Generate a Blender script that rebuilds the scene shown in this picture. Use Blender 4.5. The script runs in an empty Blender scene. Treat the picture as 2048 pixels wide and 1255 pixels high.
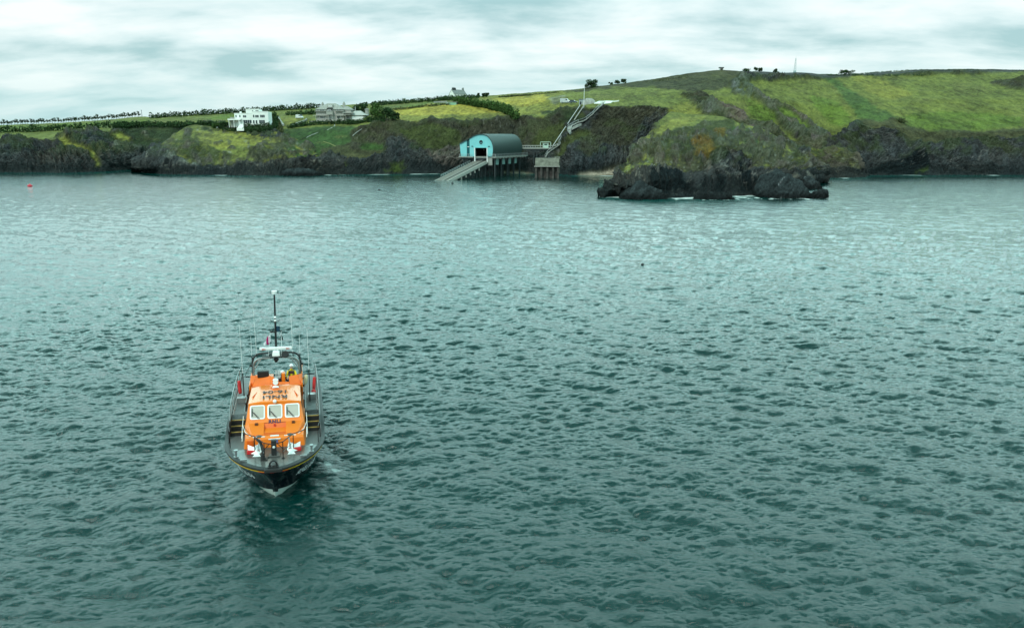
import bpy, bmesh, math, random
import numpy as np
from mathutils import Vector, Matrix, Euler
sc = bpy.context.scene
C = sc.collection
R = math.radians
rnd = random.Random(5)
# ------------------------------------------------------------------ camera model
F, PT, H = 1500.0, R(13.4), 18.2
cp, sp = math.cos(PT), math.sin(PT)
def at(px, py, Y):
    a = (px-1024)/F; b = -(py-627.5)/F
    t = Y/(cp+b*sp)
    return Vector((a*t, Y, H+(-sp+b*cp)*t))
def atz(px, py, z=0.0):
    a = (px-1024)/F; b = -(py-627.5)/F
    t = (z-H)/(-sp+b*cp)
    return Vector((a*t, t*(cp+b*sp), z))
def proj(x, y, z):
    dz = z-H; d = y*cp-dz*sp; u = y*sp+dz*cp
    return 1024+F*x/d, 627.5-F*u/d
cam = bpy.data.cameras.new('camera'); co = bpy.data.objects.new('camera', cam); C.objects.link(co)
co.location = (0, 0, H); co.rotation_euler = (R(90)-PT, 0, 0)
cam.sensor_width = 36; cam.lens = F/2048*36; cam.clip_end = 20000; cam.clip_start = .5
sc.camera = co
sc.view_settings.view_transform = 'Standard'; sc.view_settings.look = 'None'
sc.view_settings.exposure = .18; sc.view_settings.gamma = 1; sc.view_settings.use_curve_mapping = False
# ------------------------------------------------------------------ object helpers
def tag(o, label=None, cat=None, group=None, kind=None):
    if label: o['label'] = label
    if cat: o['category'] = cat
    if group: o['group'] = group
    if kind: o['kind'] = kind
    return o
def empty(name, loc=(0, 0, 0), rz=0, label=None, cat=None, group=None):
    o = bpy.data.objects.new(name, None); C.objects.link(o)
    o.location = loc; o.rotation_euler = (0, 0, rz)
    return tag(o, label, cat, group)
def dup(o, parent=None):
    c = o.copy(); C.objects.link(c); c.parent = parent
    for ch in o.children: dup(ch, c)
    return c
def mat(name, col, rough=.7, metal=0, var=.12, scale=2.0, bump=0, spec=.5, alpha=1, coat=0, bscale=None, stretch=(1,1,1)):
    m = bpy.data.materials.new(name); m.use_nodes = True
    nt = m.node_tree; N = nt.nodes; L = nt.links; b = N['Principled BSDF']
    b.inputs['Roughness'].default_value = rough; b.inputs['Metallic'].default_value = metal
    b.inputs['Specular IOR Level'].default_value = spec; b.inputs['Alpha'].default_value = alpha
    b.inputs['Coat Weight'].default_value = coat
    tc = N.new('ShaderNodeTexCoord'); mp = N.new('ShaderNodeMapping'); mp.inputs['Scale'].default_value = stretch
    L.new(tc.outputs['Object'], mp.inputs['Vector'])
    n = N.new('ShaderNodeTexNoise'); n.inputs['Scale'].default_value = scale; n.inputs['Detail'].default_value = 6
    L.new(mp.outputs[0], n.inputs['Vector'])
    r = N.new('ShaderNodeValToRGB')
    e = r.color_ramp.elements; e[0].position = .3; e[1].position = .7
    e[0].color = tuple(max(0, c*(1-var)) for c in col)+(1,); e[1].color = tuple(min(1, c*(1+var)) for c in col)+(1,)
    L.new(n.outputs['Fac'], r.inputs['Fac']); L.new(r.outputs[0], b.inputs['Base Color'])
    if bump:
        n2 = N.new('ShaderNodeTexNoise'); n2.inputs['Scale'].default_value = bscale or scale*5; n2.inputs['Detail'].default_value = 5
        L.new(mp.outputs[0], n2.inputs['Vector'])
        bp = N.new('ShaderNodeBump'); bp.inputs['Strength'].default_value = bump; bp.inputs['Distance'].default_value = .1
        L.new(n2.outputs['Fac'], bp.inputs['Height']); L.new(bp.outputs[0], b.inputs['Normal'])
    return m
class MB:
    def __init__(s): s.v = []; s.f = []
    def add(s, vs, fs):
        k = len(s.v); s.v += [tuple(v) for v in vs]; s.f += [tuple(i+k for i in f) for f in fs]; return s
    def box(s, x0, x1, y0, y1, z0, z1, M=None):
        vs = [Vector((x, y, z)) for z in (z0, z1) for y in (y0, y1) for x in (x0, x1)]
        if M: vs = [M@v for v in vs]
        return s.add(vs, [(0,2,3,1),(4,5,7,6),(0,1,5,4),(2,6,7,3),(0,4,6,2),(1,3,7,5)])
    def cyl(s, a, b, r0, r1=None, n=10):
        return s.tube([a, b], r0, n, r1)
    def tube(s, pts, r, n=8, r1=None):
        pts = [Vector(p) for p in pts]; r1 = r if r1 is None else r1
        rings = []; up = None
        for i, p in enumerate(pts):
            d = (pts[min(i+1, len(pts)-1)]-pts[max(i-1, 0)]).normalized()
            if up is None: up = Vector((0, 0, 1)) if abs(d.z) < .9 else Vector((1, 0, 0))
            u = d.cross(up).normalized(); w = u.cross(d).normalized(); up = w
            rr = r+(r1-r)*i/max(1, len(pts)-1)
            rings.append([p+(u*math.cos(2*math.pi*k/n)+w*math.sin(2*math.pi*k/n))*rr for k in range(n)])
        return s.loft(rings)
    def loft(s, rings, closed=True, caps=True):
        n = len(rings[0]); vs = [v for r in rings for v in r]; fs = []
        for i in range(len(rings)-1):
            for k in range(n if closed else n-1):
                a = i*n+k; b = i*n+(k+1) % n
                fs.append((a, b, b+n, a+n))
        if caps:
            fs.append(tuple(range(n))[::-1]); fs.append(tuple((len(rings)-1)*n+k for k in range(n)))
        return s.add(vs, fs)
    def prism(s, poly, fn0, fn1):
        return s.loft([[fn0(*p) for p in poly], [fn1(*p) for p in poly]])
    def ball(s, c, r, n=10, m=7, sc_=(1,1,1)):
        c = Vector(c); rings = []
        for i in range(1, m):
            t = math.pi*i/m
            rings.append([c+Vector((math.cos(2*math.pi*k/n)*math.sin(t)*r*sc_[0], math.sin(2*math.pi*k/n)*math.sin(t)*r*sc_[1], -math.cos(t)*r*sc_[2])) for k in range(n)])
        return s.loft(rings)
    def leaves(s, c, rad, n, size, rg, shell=.35):
        for _ in range(n):
            while True:
                p = Vector((rg.uniform(-1, 1), rg.uniform(-1, 1), rg.uniform(-1, 1)))
                if shell < p.length < 1: break
            p = Vector((p.x*rad[0], p.y*rad[1], p.z*rad[2]))+Vector(c)
            u = Vector((rg.gauss(0, 1), rg.gauss(0, 1), rg.gauss(0, 1))).normalized()
            w = u.orthogonal().normalized(); sz = size*rg.uniform(.6, 1.4)
            s.add([p-u*sz-w*sz*.5, p+u*sz-w*sz*.5, p+u*sz*.6+w*sz*.6, p-u*sz*.7+w*sz*.5], [(0, 1, 2, 3)])
    def build(s, name, m, parent=None, smooth=False, bevel=0, loc=None):
        me = bpy.data.meshes.new(name); me.from_pydata(s.v, [], s.f); me.validate()
        bm = bmesh.new(); bm.from_mesh(me); bmesh.ops.recalc_face_normals(bm, faces=bm.faces[:]); bm.to_mesh(me); bm.free()
        me.materials.append(m)
        o = bpy.data.objects.new(name, me); C.objects.link(o)
        if parent: o.parent = parent
        if loc is not None: o.location = loc
        if smooth:
            for p in me.polygons: p.use_smooth = True
            try: me.set_sharp_from_angle(angle=R(35))
            except Exception: pass
        if bevel:
            b = o.modifiers.new('bevel', 'BEVEL'); b.width = bevel; b.segments = 2; b.limit_method = 'ANGLE'; b.angle_limit = R(40)
        return o
def text_obj(name, s, size, Mx, m, parent=None, bold=.012, mapf=None, spacing=1, shear=0):
    cu = bpy.data.curves.new(name, 'FONT'); cu.body = s; cu.size = size; cu.offset = bold; cu.align_x = 'CENTER'; cu.align_y = 'CENTER'
    cu.space_character = spacing; cu.shear = shear
    cu.extrude = .004 if mapf is None else 0
    if mapf: cu.resolution_u = 3
    o = bpy.data.objects.new(name, cu); C.objects.link(o)
    dg = bpy.context.evaluated_depsgraph_get(); me = bpy.data.meshes.new_from_object(o.evaluated_get(dg))
    bpy.data.objects.remove(o); me.materials.clear(); me.materials.append(m)
    if mapf:
        for v in me.vertices: v.co = mapf(v.co.x, v.co.y)
    o = bpy.data.objects.new(name, me); C.objects.link(o); o.parent = parent
    if Mx is not None: o.matrix_local = Mx
    return o
def frame(x, y, n, o):
    return Matrix(((x[0], y[0], n[0], o[0]), (x[1], y[1], n[1], o[1]), (x[2], y[2], n[2], o[2]), (0, 0, 0, 1)))
# ------------------------------------------------------------------ numpy noise
def _h(i, j, k, s):
    n = (i*374761393+j*668265263+k*1274126177+s*974634777).astype(np.int64) & 0xffffffff
    n = ((n ^ (n >> 13))*1274126177) & 0xffffffff
    n = ((n ^ (n >> 15))*2246822519) & 0xffffffff
    return ((n ^ (n >> 16)) & 0xffff)/65535.0
def vnoise(x, y, z, s=0):
    i = np.floor(x).astype(np.int64); j = np.floor(y).astype(np.int64); k = np.floor(z).astype(np.int64)
    u = x-i; v = y-j; w = z-k
    u = u*u*(3-2*u); v = v*v*(3-2*v); w = w*w*(3-2*w)
    r = 0
    for a in (0, 1):
        for b in (0, 1):
            for c in (0, 1):
                r = r+_h(i+a, j+b, k+c, s)*(u if a else 1-u)*(v if b else 1-v)*(w if c else 1-w)
    return r*2-1
def fbm(x, y, z, oct=4, s=0, ridged=False, gain=.5):
    r = 0; a = 1; t = 0
    for o in range(oct):
        n = vnoise(x, y, z, s+o)
        if ridged: n = 1-2*np.abs(n)
        r = r+a*n; t += a; a *= gain; x = x*2.03+11.3; y = y*2.03+5.1; z = z*2.03+7.7
    return r/t
def smooth(a, b, x):
    t = np.clip((x-a)/(b-a), 0, 1); return t*t*(3-2*t)
def grid_obj(name, P, m, cols=None, attrs=None, smooth_=True):
    nr, nc = P.shape[:2]
    me = bpy.data.meshes.new(name)
    idx = np.arange(nr*nc).reshape(nr, nc)
    q = np.stack([idx[:-1, :-1], idx[:-1, 1:], idx[1:, 1:], idx[1:, :-1]], -1).reshape(-1, 4)
    me.vertices.add(nr*nc); me.vertices.foreach_set('co', P.reshape(-1).astype(np.float32))
    me.loops.add(q.size); me.loops.foreach_set('vertex_index', q.reshape(-1).astype(np.int32))
    me.polygons.add(len(q)); me.polygons.foreach_set('loop_start', (np.arange(len(q))*4).astype(np.int32))
    me.polygons.foreach_set('use_smooth', np.full(len(q), smooth_, dtype=bool))
    me.update(calc_edges=True)
    if cols is not None:
        ca = me.color_attributes.new('Col', 'FLOAT_COLOR', 'POINT')
        c4 = np.ones((nr*nc, 4), np.float32); c4[:, :3] = cols.reshape(-1, 3); ca.data.foreach_set('color', c4.reshape(-1))
    for k, v in (attrs or {}).items():
        at_ = me.attributes.new(k, 'FLOAT', 'POINT'); at_.data.foreach_set('value', v.reshape(-1).astype(np.float32))
    me.materials.append(m)
    o = bpy.data.objects.new(name, me); C.objects.link(o); return o
# ------------------------------------------------------------------ world and light
SUN_EL, SUN_AZ = R(44), R(-158)      # azimuth measured from +Y towards +X
w = bpy.data.worlds.new('World'); sc.world = w; w.use_nodes = True
nt = w.node_tree; N = nt.nodes; L = nt.links; N.clear()
out = N.new('ShaderNodeOutputWorld'); bg = N.new('ShaderNodeBackground'); L.new(bg.outputs[0], out.inputs[0])
bg.inputs['Strength'].default_value = .1
sky = N.new('ShaderNodeTexSky'); sky.sky_type = 'NISHITA'; sky.sun_disc = False
sky.sun_elevation = SUN_EL; sky.sun_rotation = SUN_AZ
tc = N.new('ShaderNodeTexCoord'); sx = N.new('ShaderNodeSeparateXYZ'); L.new(tc.outputs['Generated'], sx.inputs[0])
def mth(op, a, b=None, c=None, clamp=False):
    n = N.new('ShaderNodeMath'); n.operation = op; n.use_clamp = clamp
    for i, x in enumerate((a, b, c)):
        if x is None: continue
        if isinstance(x, (int, float)): n.inputs[i].default_value = x
        else: L.new(x, n.inputs[i])
    return n.outputs[0]
zz = mth('MAXIMUM', sx.outputs['Z'], 0.0)
den = mth('ADD', zz, .21)
cx = mth('DIVIDE', sx.outputs['X'], den); cy = mth('DIVIDE', sx.outputs['Y'], den)
cb = N.new('ShaderNodeCombineXYZ'); L.new(cx, cb.inputs[0]); L.new(cy, cb.inputs[1])
mp = N.new('ShaderNodeMapping'); mp.inputs['Location'].default_value = (3.1, 1.7, 0); mp.inputs['Scale'].default_value = (1.5, 2.3, 1); mp.inputs['Rotation'].default_value = (0,0,R(14)); L.new(cb.outputs[0], mp.inputs[0])
n1 = N.new('ShaderNodeTexNoise'); n1.inputs['Scale'].default_value = 1.0; n1.inputs['Detail'].default_value = 7; n1.inputs['Roughness'].default_value = .54; n1.inputs['Distortion'].default_value = .15; L.new(mp.outputs[0], n1.inputs['Vector'])
rp = N.new('ShaderNodeValToRGB'); L.new(n1.outputs['Fac'], rp.inputs[0])
e = rp.color_ramp.elements; e[0].position = .34; e[0].color = (3.8, 5.9, 6.0, 1); e[1].position = .64; e[1].color = (9.2, 9.9, 9.7, 1)
m_ = e.new(.48); m_.color = (6.7, 8.3, 8.3, 1)
# clouds thin out and turn blue-green towards the horizon
hz = N.new('ShaderNodeMapRange'); L.new(zz, hz.inputs[0]); hz.inputs[1].default_value = 0; hz.inputs[2].default_value = .085; hz.inputs[3].default_value = .72; hz.inputs[4].default_value = 0
hc = N.new('ShaderNodeMixRGB'); L.new(hz.outputs[0], hc.inputs[0]); L.new(rp.outputs[0], hc.inputs[1]); hc.inputs[2].default_value = (3.7, 6.6, 6.9, 1)
mx = N.new('ShaderNodeMixRGB'); mx.inputs[0].default_value = .9; L.new(sky.outputs[0], mx.inputs[1]); L.new(hc.outputs[0], mx.inputs[2])
zb = N.new('ShaderNodeMapRange'); zb.interpolation_type = 'SMOOTHSTEP'; L.new(zz, zb.inputs[0]); zb.inputs[1].default_value = .155; zb.inputs[2].default_value = .75; zb.inputs[3].default_value = 1; zb.inputs[4].default_value = 3.9  # added brightness in the unseen landward sky above view, for the water to mirror
zb.inputs[2].default_value = .30
zc = N.new('ShaderNodeMapRange'); zc.interpolation_type = 'SMOOTHSTEP'; L.new(zz, zc.inputs[0]); zc.inputs[1].default_value = .38; zc.inputs[2].default_value = .74; zc.inputs[3].default_value = 1; zc.inputs[4].default_value = .12
hl = mth('SQRT', mth('ADD', mth('MULTIPLY', sx.outputs['X'], sx.outputs['X']), mth('ADD', mth('MULTIPLY', sx.outputs['Y'], sx.outputs['Y']), .0001)))
za = N.new('ShaderNodeMapRange'); za.interpolation_type = 'SMOOTHSTEP'; L.new(mth('DIVIDE', sx.outputs['Y'], hl), za.inputs[0]); za.inputs[1].default_value = -.1; za.inputs[2].default_value = .8; za.inputs[3].default_value = .27; za.inputs[4].default_value = 1
zd = mth('MULTIPLY', mth('ADD', mth('MULTIPLY', mth('SUBTRACT', zb.outputs[0], 1), za.outputs[0]), 1), mth('SUBTRACT', 1, mth('MULTIPLY', mth('SUBTRACT', 1, zc.outputs[0]), za.outputs[0])))
vs = N.new('ShaderNodeVectorMath'); vs.operation = 'SCALE'; L.new(mx.outputs[0], vs.inputs[0]); L.new(zd, vs.inputs['Scale'])
tn = N.new('ShaderNodeMixRGB'); tn.blend_type = 'MULTIPLY'; tn.inputs[2].default_value = (.66, 1.0, .95, 1); L.new(vs.outputs[0], tn.inputs[1])
tf = N.new('ShaderNodeMapRange'); L.new(zz, tf.inputs[0]); tf.inputs[1].default_value = .14; tf.inputs[2].default_value = .35; L.new(tf.outputs[0], tn.inputs[0])
lo = N.new('ShaderNodeMixRGB'); L.new(mth('MULTIPLY', mth('SUBTRACT', 0, sx.outputs['Z'], clamp=True), 60, clamp=True), lo.inputs[0]); L.new(tn.outputs[0], lo.inputs[1]); lo.inputs[2].default_value = (1.0, 2.0, 1.9, 1)   # open sea below the horizon
L.new(lo.outputs[0], bg.inputs['Color'])
sun = bpy.data.lights.new('sun', 'SUN'); sun.energy = 1.5; sun.angle = R(10); sun.color = (1, .97, .9)
so = bpy.data.objects.new('sun', sun); C.objects.link(so)
sd = Vector((math.sin(SUN_AZ)*math.cos(SUN_EL), math.cos(SUN_AZ)*math.cos(SUN_EL), math.sin(SUN_EL)))
so.rotation_euler = (-sd).to_track_quat('-Z', 'Y').to_euler(); so.location = sd*300
# ------------------------------------------------------------------ terrain
def terrain_mat(name):
    m = bpy.data.materials.new(name); m.use_nodes = True
    nt = m.node_tree; N = nt.nodes; L = nt.links; b = N['Principled BSDF']
    b.inputs['Roughness'].default_value = .95; b.inputs['Specular IOR Level'].default_value = .15
    at_ = N.new('ShaderNodeAttribute'); at_.attribute_name = 'Col'
    tc = N.new('ShaderNodeTexCoord')
    n = N.new('ShaderNodeTexNoise'); n.inputs['Scale'].default_value = 1.3; n.inputs['Detail'].default_value = 8; n.inputs['Roughness'].default_value = .7
    L.new(tc.outputs['Object'], n.inputs['Vector'])
    mr = N.new('ShaderNodeMapRange'); mr.inputs[1].default_value = .32; mr.inputs[2].default_value = .68; mr.inputs[3].default_value = .6; mr.inputs[4].default_value = 1.4
    L.new(n.outputs['Fac'], mr.inputs[0])
    mu = N.new('ShaderNodeVectorMath'); mu.operation = 'SCALE'; L.new(at_.outputs['Color'], mu.inputs[0]); L.new(mr.outputs[0], mu.inputs['Scale'])
    L.new(mu.outputs[0], b.inputs['Base Color'])
    n2 = N.new('ShaderNodeTexNoise'); n2.inputs['Scale'].default_value = 1.1; n2.inputs['Detail'].default_value = 9; n2.inputs['Roughness'].default_value = .75
    L.new(tc.outputs['Object'], n2.inputs['Vector'])
    bp = N.new('ShaderNodeBump'); bp.inputs['Strength'].default_value = .9; bp.inputs['Distance'].default_value = .7
    L.new(n2.outputs['Fac'], bp.inputs['Height']); L.new(bp.outputs[0], b.inputs['Normal'])
    return m
TM = terrain_mat('land_cover')
COL = dict(olive=(.13,.142,.034), bright=(.10,.138,.024), field=(.34,.28,.05), lime=(.185,.18,.038), scrub=(.022,.036,.016), heath=(.058,.056,.028),
           rock=(.13,.112,.10), dark=(.052,.055,.054), pale=(.21,.21,.185), orange=(.30,.16,.025), sand=(.42,.36,.28), dgreen=(.036,.068,.018),
           cave_shade=(.012,.018,.02), moss=(.068,.08,.024), algae=(.09,.14,.018), gravel=(.16,.16,.11), purple=(.062,.052,.046))  # the near-black tone is cave darkness painted into the rock colour
ROCKY = dict(rock=1, dark=1, pale=.9, cave_shade=1, purple=.55, orange=.5, heath=.07, moss=.3, scrub=.12, algae=.4)
def inpoly(px, py, poly):
    r = np.zeros(px.shape, bool); n = len(poly); j = n-1
    for i in range(n):
        xi, yi = poly[i]; xj, yj = poly[j]
        if yi != yj:
            c = ((yi > py) != (yj > py)) & (px < (xj-xi)*(py-yi)/(yj-yi)+xi); r ^= c
        j = i
    return r
def bl(A, k=2):
    for _ in range(k):
        A[1:-1] = (A[:-2]+2*A[1:-1]+A[2:])/4; A[:, 1:-1] = (A[:, :-2]+2*A[:, 1:-1]+A[:, 2:])/4
    return A
def gs(a, sg):
    n = int(sg*3)+1; k = np.exp(-np.arange(-n, n+1)**2/(2*sg*sg)); k /= k.sum()
    return np.convolve(np.pad(a, n, mode='edge'), k, 'valid')
SHEETS = {}
def sheet(name, knots, nseg, paint, base, x0, x1,  dx=1.5, smx=8, amp=1.0, seed=0, back=(60, -12), tide=None, edge=1.0, strata=.8, outc=0):
    """knots: x -> [(row, Y), ...] from the foot (Y None = on the water) up to the crest"""
    kx = sorted(knots); K = len(knots[kx[0]])
    xs = np.arange(x0, x1+dx, dx)
    lines = []
    for k in range(K):
        rows = gs(np.interp(xs, kx, [knots[x][k][0] for x in kx]), smx/dx)
        if knots[kx[0]][k][1] is None:
            t = -H/(-sp+(-(rows-627.5)/F)*cp); Y = t*(cp+(-(rows-627.5)/F)*sp)
        else: Y = gs(np.interp(xs, kx, [knots[x][k][1] for x in kx]), smx/dx)
        b = -(rows-627.5)/F; t = Y/(cp+b*sp)
        lines.append(np.stack([(xs-1024)/F*t, Y, H+(-sp+b*cp)*t], -1))
    foot = lines[0].copy(); foot[:, 1] -= 4; foot[:, 2] = -4
    b1 = lines[-1].copy(); b1[:, 1] += back[0]; b1[:, 0] *= (b1[:, 1]/lines[-1][:, 1]); b1[:, 2] += back[1]
    b2 = b1.copy(); b2[:, 1] += 60; b2[:, 2] = np.minimum(b2[:, 2]-25, -3)
    lines = [foot]+lines+[b1, b2]; nseg = [3]+list(nseg)+[12, 4]
    P = []
    for i in range(len(lines)-1):
        for s in range(nseg[i]): P.append(lines[i]+(lines[i+1]-lines[i])*(s/nseg[i]))
    P.append(lines[-1]); P = np.array(P)
    for _ in range(5): P[1:-1] = (P[:-2]+2*P[1:-1]+P[2:])/4
    X, Y, Z = P[..., 0], P[..., 1], P[..., 2]
    px, py = proj(X, Y, Z)
    rs = np.random.RandomState(seed+77)
    mott = fbm(px/5, py/3.5, 0*px, 4, seed+71, gain=.7)
    wx = px+edge*(11*fbm(px/24, py/13, 0*px, 5, seed+3, gain=.62)+rs.normal(0, 1.6, px.shape)); wy = py+edge*(6*fbm(px/22+9, py/11, 0*px, 5, seed+5, gain=.62)+rs.normal(0, .9, px.shape))
    col = np.zeros(P.shape)+np.array(COL[base]); rk = np.full(px.shape, float(ROCKY.get(base, 0)))
    for c, poly in paint:
        m = inpoly(wx, wy, poly)
        if c in ('pale', 'orange', 'algae', 'sand0'): m &= mott > -.12
        col[m] = COL[c] if isinstance(c, str) else c; rk[m] = ROCKY.get(c, 0)
    if name == 'hills':
        skyl = py[3+sum(nseg[1:-2])]; cut = smooth(2, 12, py-skyl[None, :]); rk = rk*cut
    if outc:
        oc = fbm(px/15, py/11, 0*px, 5, seed+91, gain=.65)+.25*fbm(px/4, py/3, 0*px, 3, seed+92, True)
        hiz = (py > 262)|(px > 1480)|(px < 1190)
        m = (oc > .32-outc)&(rk < .8)&hiz; col[m] = COL['rock']; rk[m] = .75
        m = (fbm(px/11+5, py/8, 0*px, 5, seed+93, gain=.65) > .30-outc)&(rk < .6)&hiz; col[m] = COL['heath']
        m = (fbm(px/9+15, py/6, 0*px, 5, seed+94, gain=.65) > .22)&(rk < .6)&hiz; col[m] = COL['lime']
        m = (fbm(px/6+25, py/4, 0*px, 4, seed+95, gain=.65) > .42)&(py > 250); col[m] = (.26,.26,.22)
        for c, poly in paint:
            if c in ('orange', 'cave_shade', 'pale') or (c == 'lime'):
                m = inpoly(wx, wy, poly)&(mott > (-.25 if c != 'lime' else -.1)); col[m] = COL[c]; rk[m] = ROCKY.get(c, 0)
    sandm = np.zeros(px.shape)
    for c, poly in paint:
        if c == 'sand': sandm[inpoly(px, py, poly)] = 1; rk[sandm > 0] = .05
    sandm = bl(sandm, 2); g_ = 1-rk
    pt = smooth(.02, .42, fbm(px/26, py/9, 0*px, 5, seed+81, gain=.6))*smooth(.6, 1, g_)*(base != 'x'); pt2 = smooth(.12, .5, fbm(px/40+7, py/7, 0*px, 5, seed+85, gain=.6))*smooth(.6, 1, g_)
    isf = (col[..., 0] > .2)[..., None]
    col = np.where(isf, col*(1-.25*pt[..., None]), col*(1-.36*pt[..., None])+np.array((.05,.062,.022))*.36*pt[..., None]); col = np.where(isf, col, col*(1-.45*pt2[..., None])+np.array((.13,.125,.045))*.45*pt2[..., None])
    rk = bl(rk, 4); col = bl(col, 2)
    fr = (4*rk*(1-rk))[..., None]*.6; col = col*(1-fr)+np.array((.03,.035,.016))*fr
    # normals
    du = np.gradient(P, axis=1); dv = np.gradient(P, axis=0)
    n = np.cross(du, dv); n /= np.linalg.norm(n, axis=-1, keepdims=True)+1e-9
    # crags: dipping strata
    a = 1.15+.8*fbm(X/70, Y/70, Z/50, 2, seed+9); U = X*np.cos(a)+Z*np.sin(a); V = -X*np.sin(a)+Z*np.cos(a)
    big = fbm(X/17, Y/30, Z/38, 3, seed+11, True)
    med = fbm(U/9, Y/7, V/3.0, 4, seed+23, True, .6)
    fin = fbm(U/2.6, Y/2.4, V/.8, 4, seed+31, True, .7)
    low = smooth(-1, 4, Z)
    if outc > .15: big = 1.1*fbm(X/11, Y/12, Z/9, 4, seed+12, True, .6)
    vfi = fbm(U/1.1, Y/1.1, V/.45, 3, seed+37, True, .7); gul = fbm(X/5.5, Y/16, Z/26, 3, seed+39, True)
    d = rk*amp*(3.3*(big-.28)+2.2*(med-.22)+1.1*(fin-.2)+.5*(vfi-.2)+(1.1 if outc < .15 else .2)*gul)*(0.35+.65*low)+(1-rk)*(.5*fbm(X/9, Y/9, Z/9, 3, seed+41)+.16*fbm(X/1.6, Y/1.6, Z/1.6, 3, seed+43))
    P = P+n*d[..., None]
    # albedo variation
    v1 = fbm(X/12, Y/30, Z/6, 4, seed+51); v2 = fbm(X/2, Y/5, Z/1.5, 4, seed+53); v3 = fbm(U/5, Y/6, V/.9, 4, seed+57)
    v4 = fbm(X/.9, Y/3, Z/.7, 2, seed+59)
    k = 1+(.42*v1+.62*v2+.5*v4)*(1-.2*rk)+rk*(.75*v3+.7*fbm(X/1.3, Y/1.5, Z/1.3, 4, seed+58, gain=.7))*strata
    col = col*np.clip(k, .25, 2.4)[..., None]
    # paler veins of rock and vegetation hanging on ledges
    vein = smooth(.24, .5, fbm(U/4+3, Y/4, V/.8, 4, seed+61, gain=.65))*rk*strata*smooth(-.3, .3, fbm(X/25, Y/25, Z/14, 2, seed+63))
    col = col*(1-vein[..., None]*.75)+np.array((.24,.225,.20))*vein[..., None]*.75
    up = smooth(.45, .75, n[..., 2]+.35*v1)
    led = smooth(.0, .35, fbm(X/6, Y/9, Z/4, 4, seed+67)+.6*up-.35)*rk*smooth(6, 12, Z)
    col = col*(1-led[..., None]*.5)+np.array((.06,.085,.025))*led[..., None]*.5
    hue = fbm(X/18, Y/40, Z/10, 3, seed+69)[..., None]*rk[..., None]
    col = col*(1+hue*np.array((.28, .08, -.12)))
    # wet tidal band
    wet = (1-smooth(1.5, 6.5+2.5*v1, Z))*np.maximum(rk, .3)*(1-sandm)
    col = col*(1-.75*wet[..., None])+np.array((.007,.012,.013))*.75*wet[..., None]
    o = grid_obj(name, P, TM, cols=np.clip(col, .002, .9), smooth_=False); tag(o, kind='structure')
    pr = proj(P[..., 0], P[..., 1], P[..., 2])
    SHEETS[name] = (xs, P, pr[1])
    return o
def G(px, py, name='hills'):
    xs, P, rows = SHEETS[name]
    c = int(round((px-xs[0])/(xs[1]-xs[0]))); r = rows[:, c]
    for i in range(3, len(r)-16):
        if r[i] >= py >= r[i+1]:
            f = (r[i]-py)/max(1e-6, r[i]-r[i+1]); p = P[i, c]*(1-f)+P[i+1, c]*f
            return Vector(p)
    i = int(np.argmin(np.abs(r[3:-16]-py)))+3
    return Vector(P[i, c])
K = {  # foot, cliff knee, cliff top, mid field, skyline
 -600: [(344,None),(310,392),(290,402),(262,480),(253,700)],
 0:   [(345,None),(300,390),(281,400),(262,470),(250,700)],
 80:  [(345,None),(300,392),(280,402),(262,470),(247,690)],
 115: [(346,None),(300,392),(281,400),(260,470),(246,690)],
 160: [(345,None),(300,392),(264,412),(257,470),(243,680)],
 200: [(344,None),(300,400),(262,424),(255,475),(240,675)],
 240: [(341,None),(300,415),(266,440),(252,480),(237,670)],
 265: [(339,None),(300,425),(262,452),(250,485),(234,665)],
 284: [(338,None),(300,430),(258,458),(248,490),(232,660)],
 300: [(338,None),(300,430),(255,458),(247,490),(234,655)],
 380: [(342,None),(300,410),(254,455),(246,490),(229,650)],
 500: [(348,None),(300,390),(256,430),(244,480),(222,640)],
 600: [(349,None),(310,375),(262,415),(238,470),(216,640)],
 700: [(349,None),(310,375),(258,412),(235,470),(209,640)],
 790: [(348,None),(310,378),(242,402),(216,480),(203,640)],
 900: [(347,None),(310,380),(243,400),(207,480),(196,630)],
 945: [(345,None),(310,385),(247,402),(207,480),(193,620)],
 1000:[(345,None),(310,388),(235,404),(205,480),(189,600)],
 1050:[(347,None),(310,386),(234,402),(200,470),(185,590)],
 1100:[(348,None),(300,378),(232,394),(196,440),(182,560)],
 1150:[(350,None),(290,365),(215,382),(192,430),(178,540)],
 1200:[(351,None),(290,362),(213,375),(190,420),(171,520)],
 1290:[(352,None),(290,360),(212,372),(185,420),(160,505)],
 1335:[(352,None),(300,358),(216,368),(185,415),(153,495)],
 1380:[(352,None),(300,352),(231,362),(190,400),(145,480)],
 1440:[(352,None),(300,350),(232,360),(190,400),(138,470)],
 1500:[(351,None),(300,362),(262,375),(200,405),(141,480)],
 1600:[(350,None),(310,368),(272,382),(205,415),(143,490)],
 1660:[(350,None),(310,372),(275,386),(210,420),(147,495)],
 1700:[(350,None),(300,372),(262,384),(205,420),(147,500)],
 1760:[(350,None),(300,368),(248,378),(200,425),(143,510)],
 1840:[(350,None),(300,368),(262,380),(200,430),(137,520)],
 1950:[(350,None),(300,368),(266,380),(200,430),(136,530)],
 2048:[(350,None),(300,368),(262,378),(200,430),(138,530)],
 2600:[(352,None),(300,368),(262,378),(200,430),(140,540)]}
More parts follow.
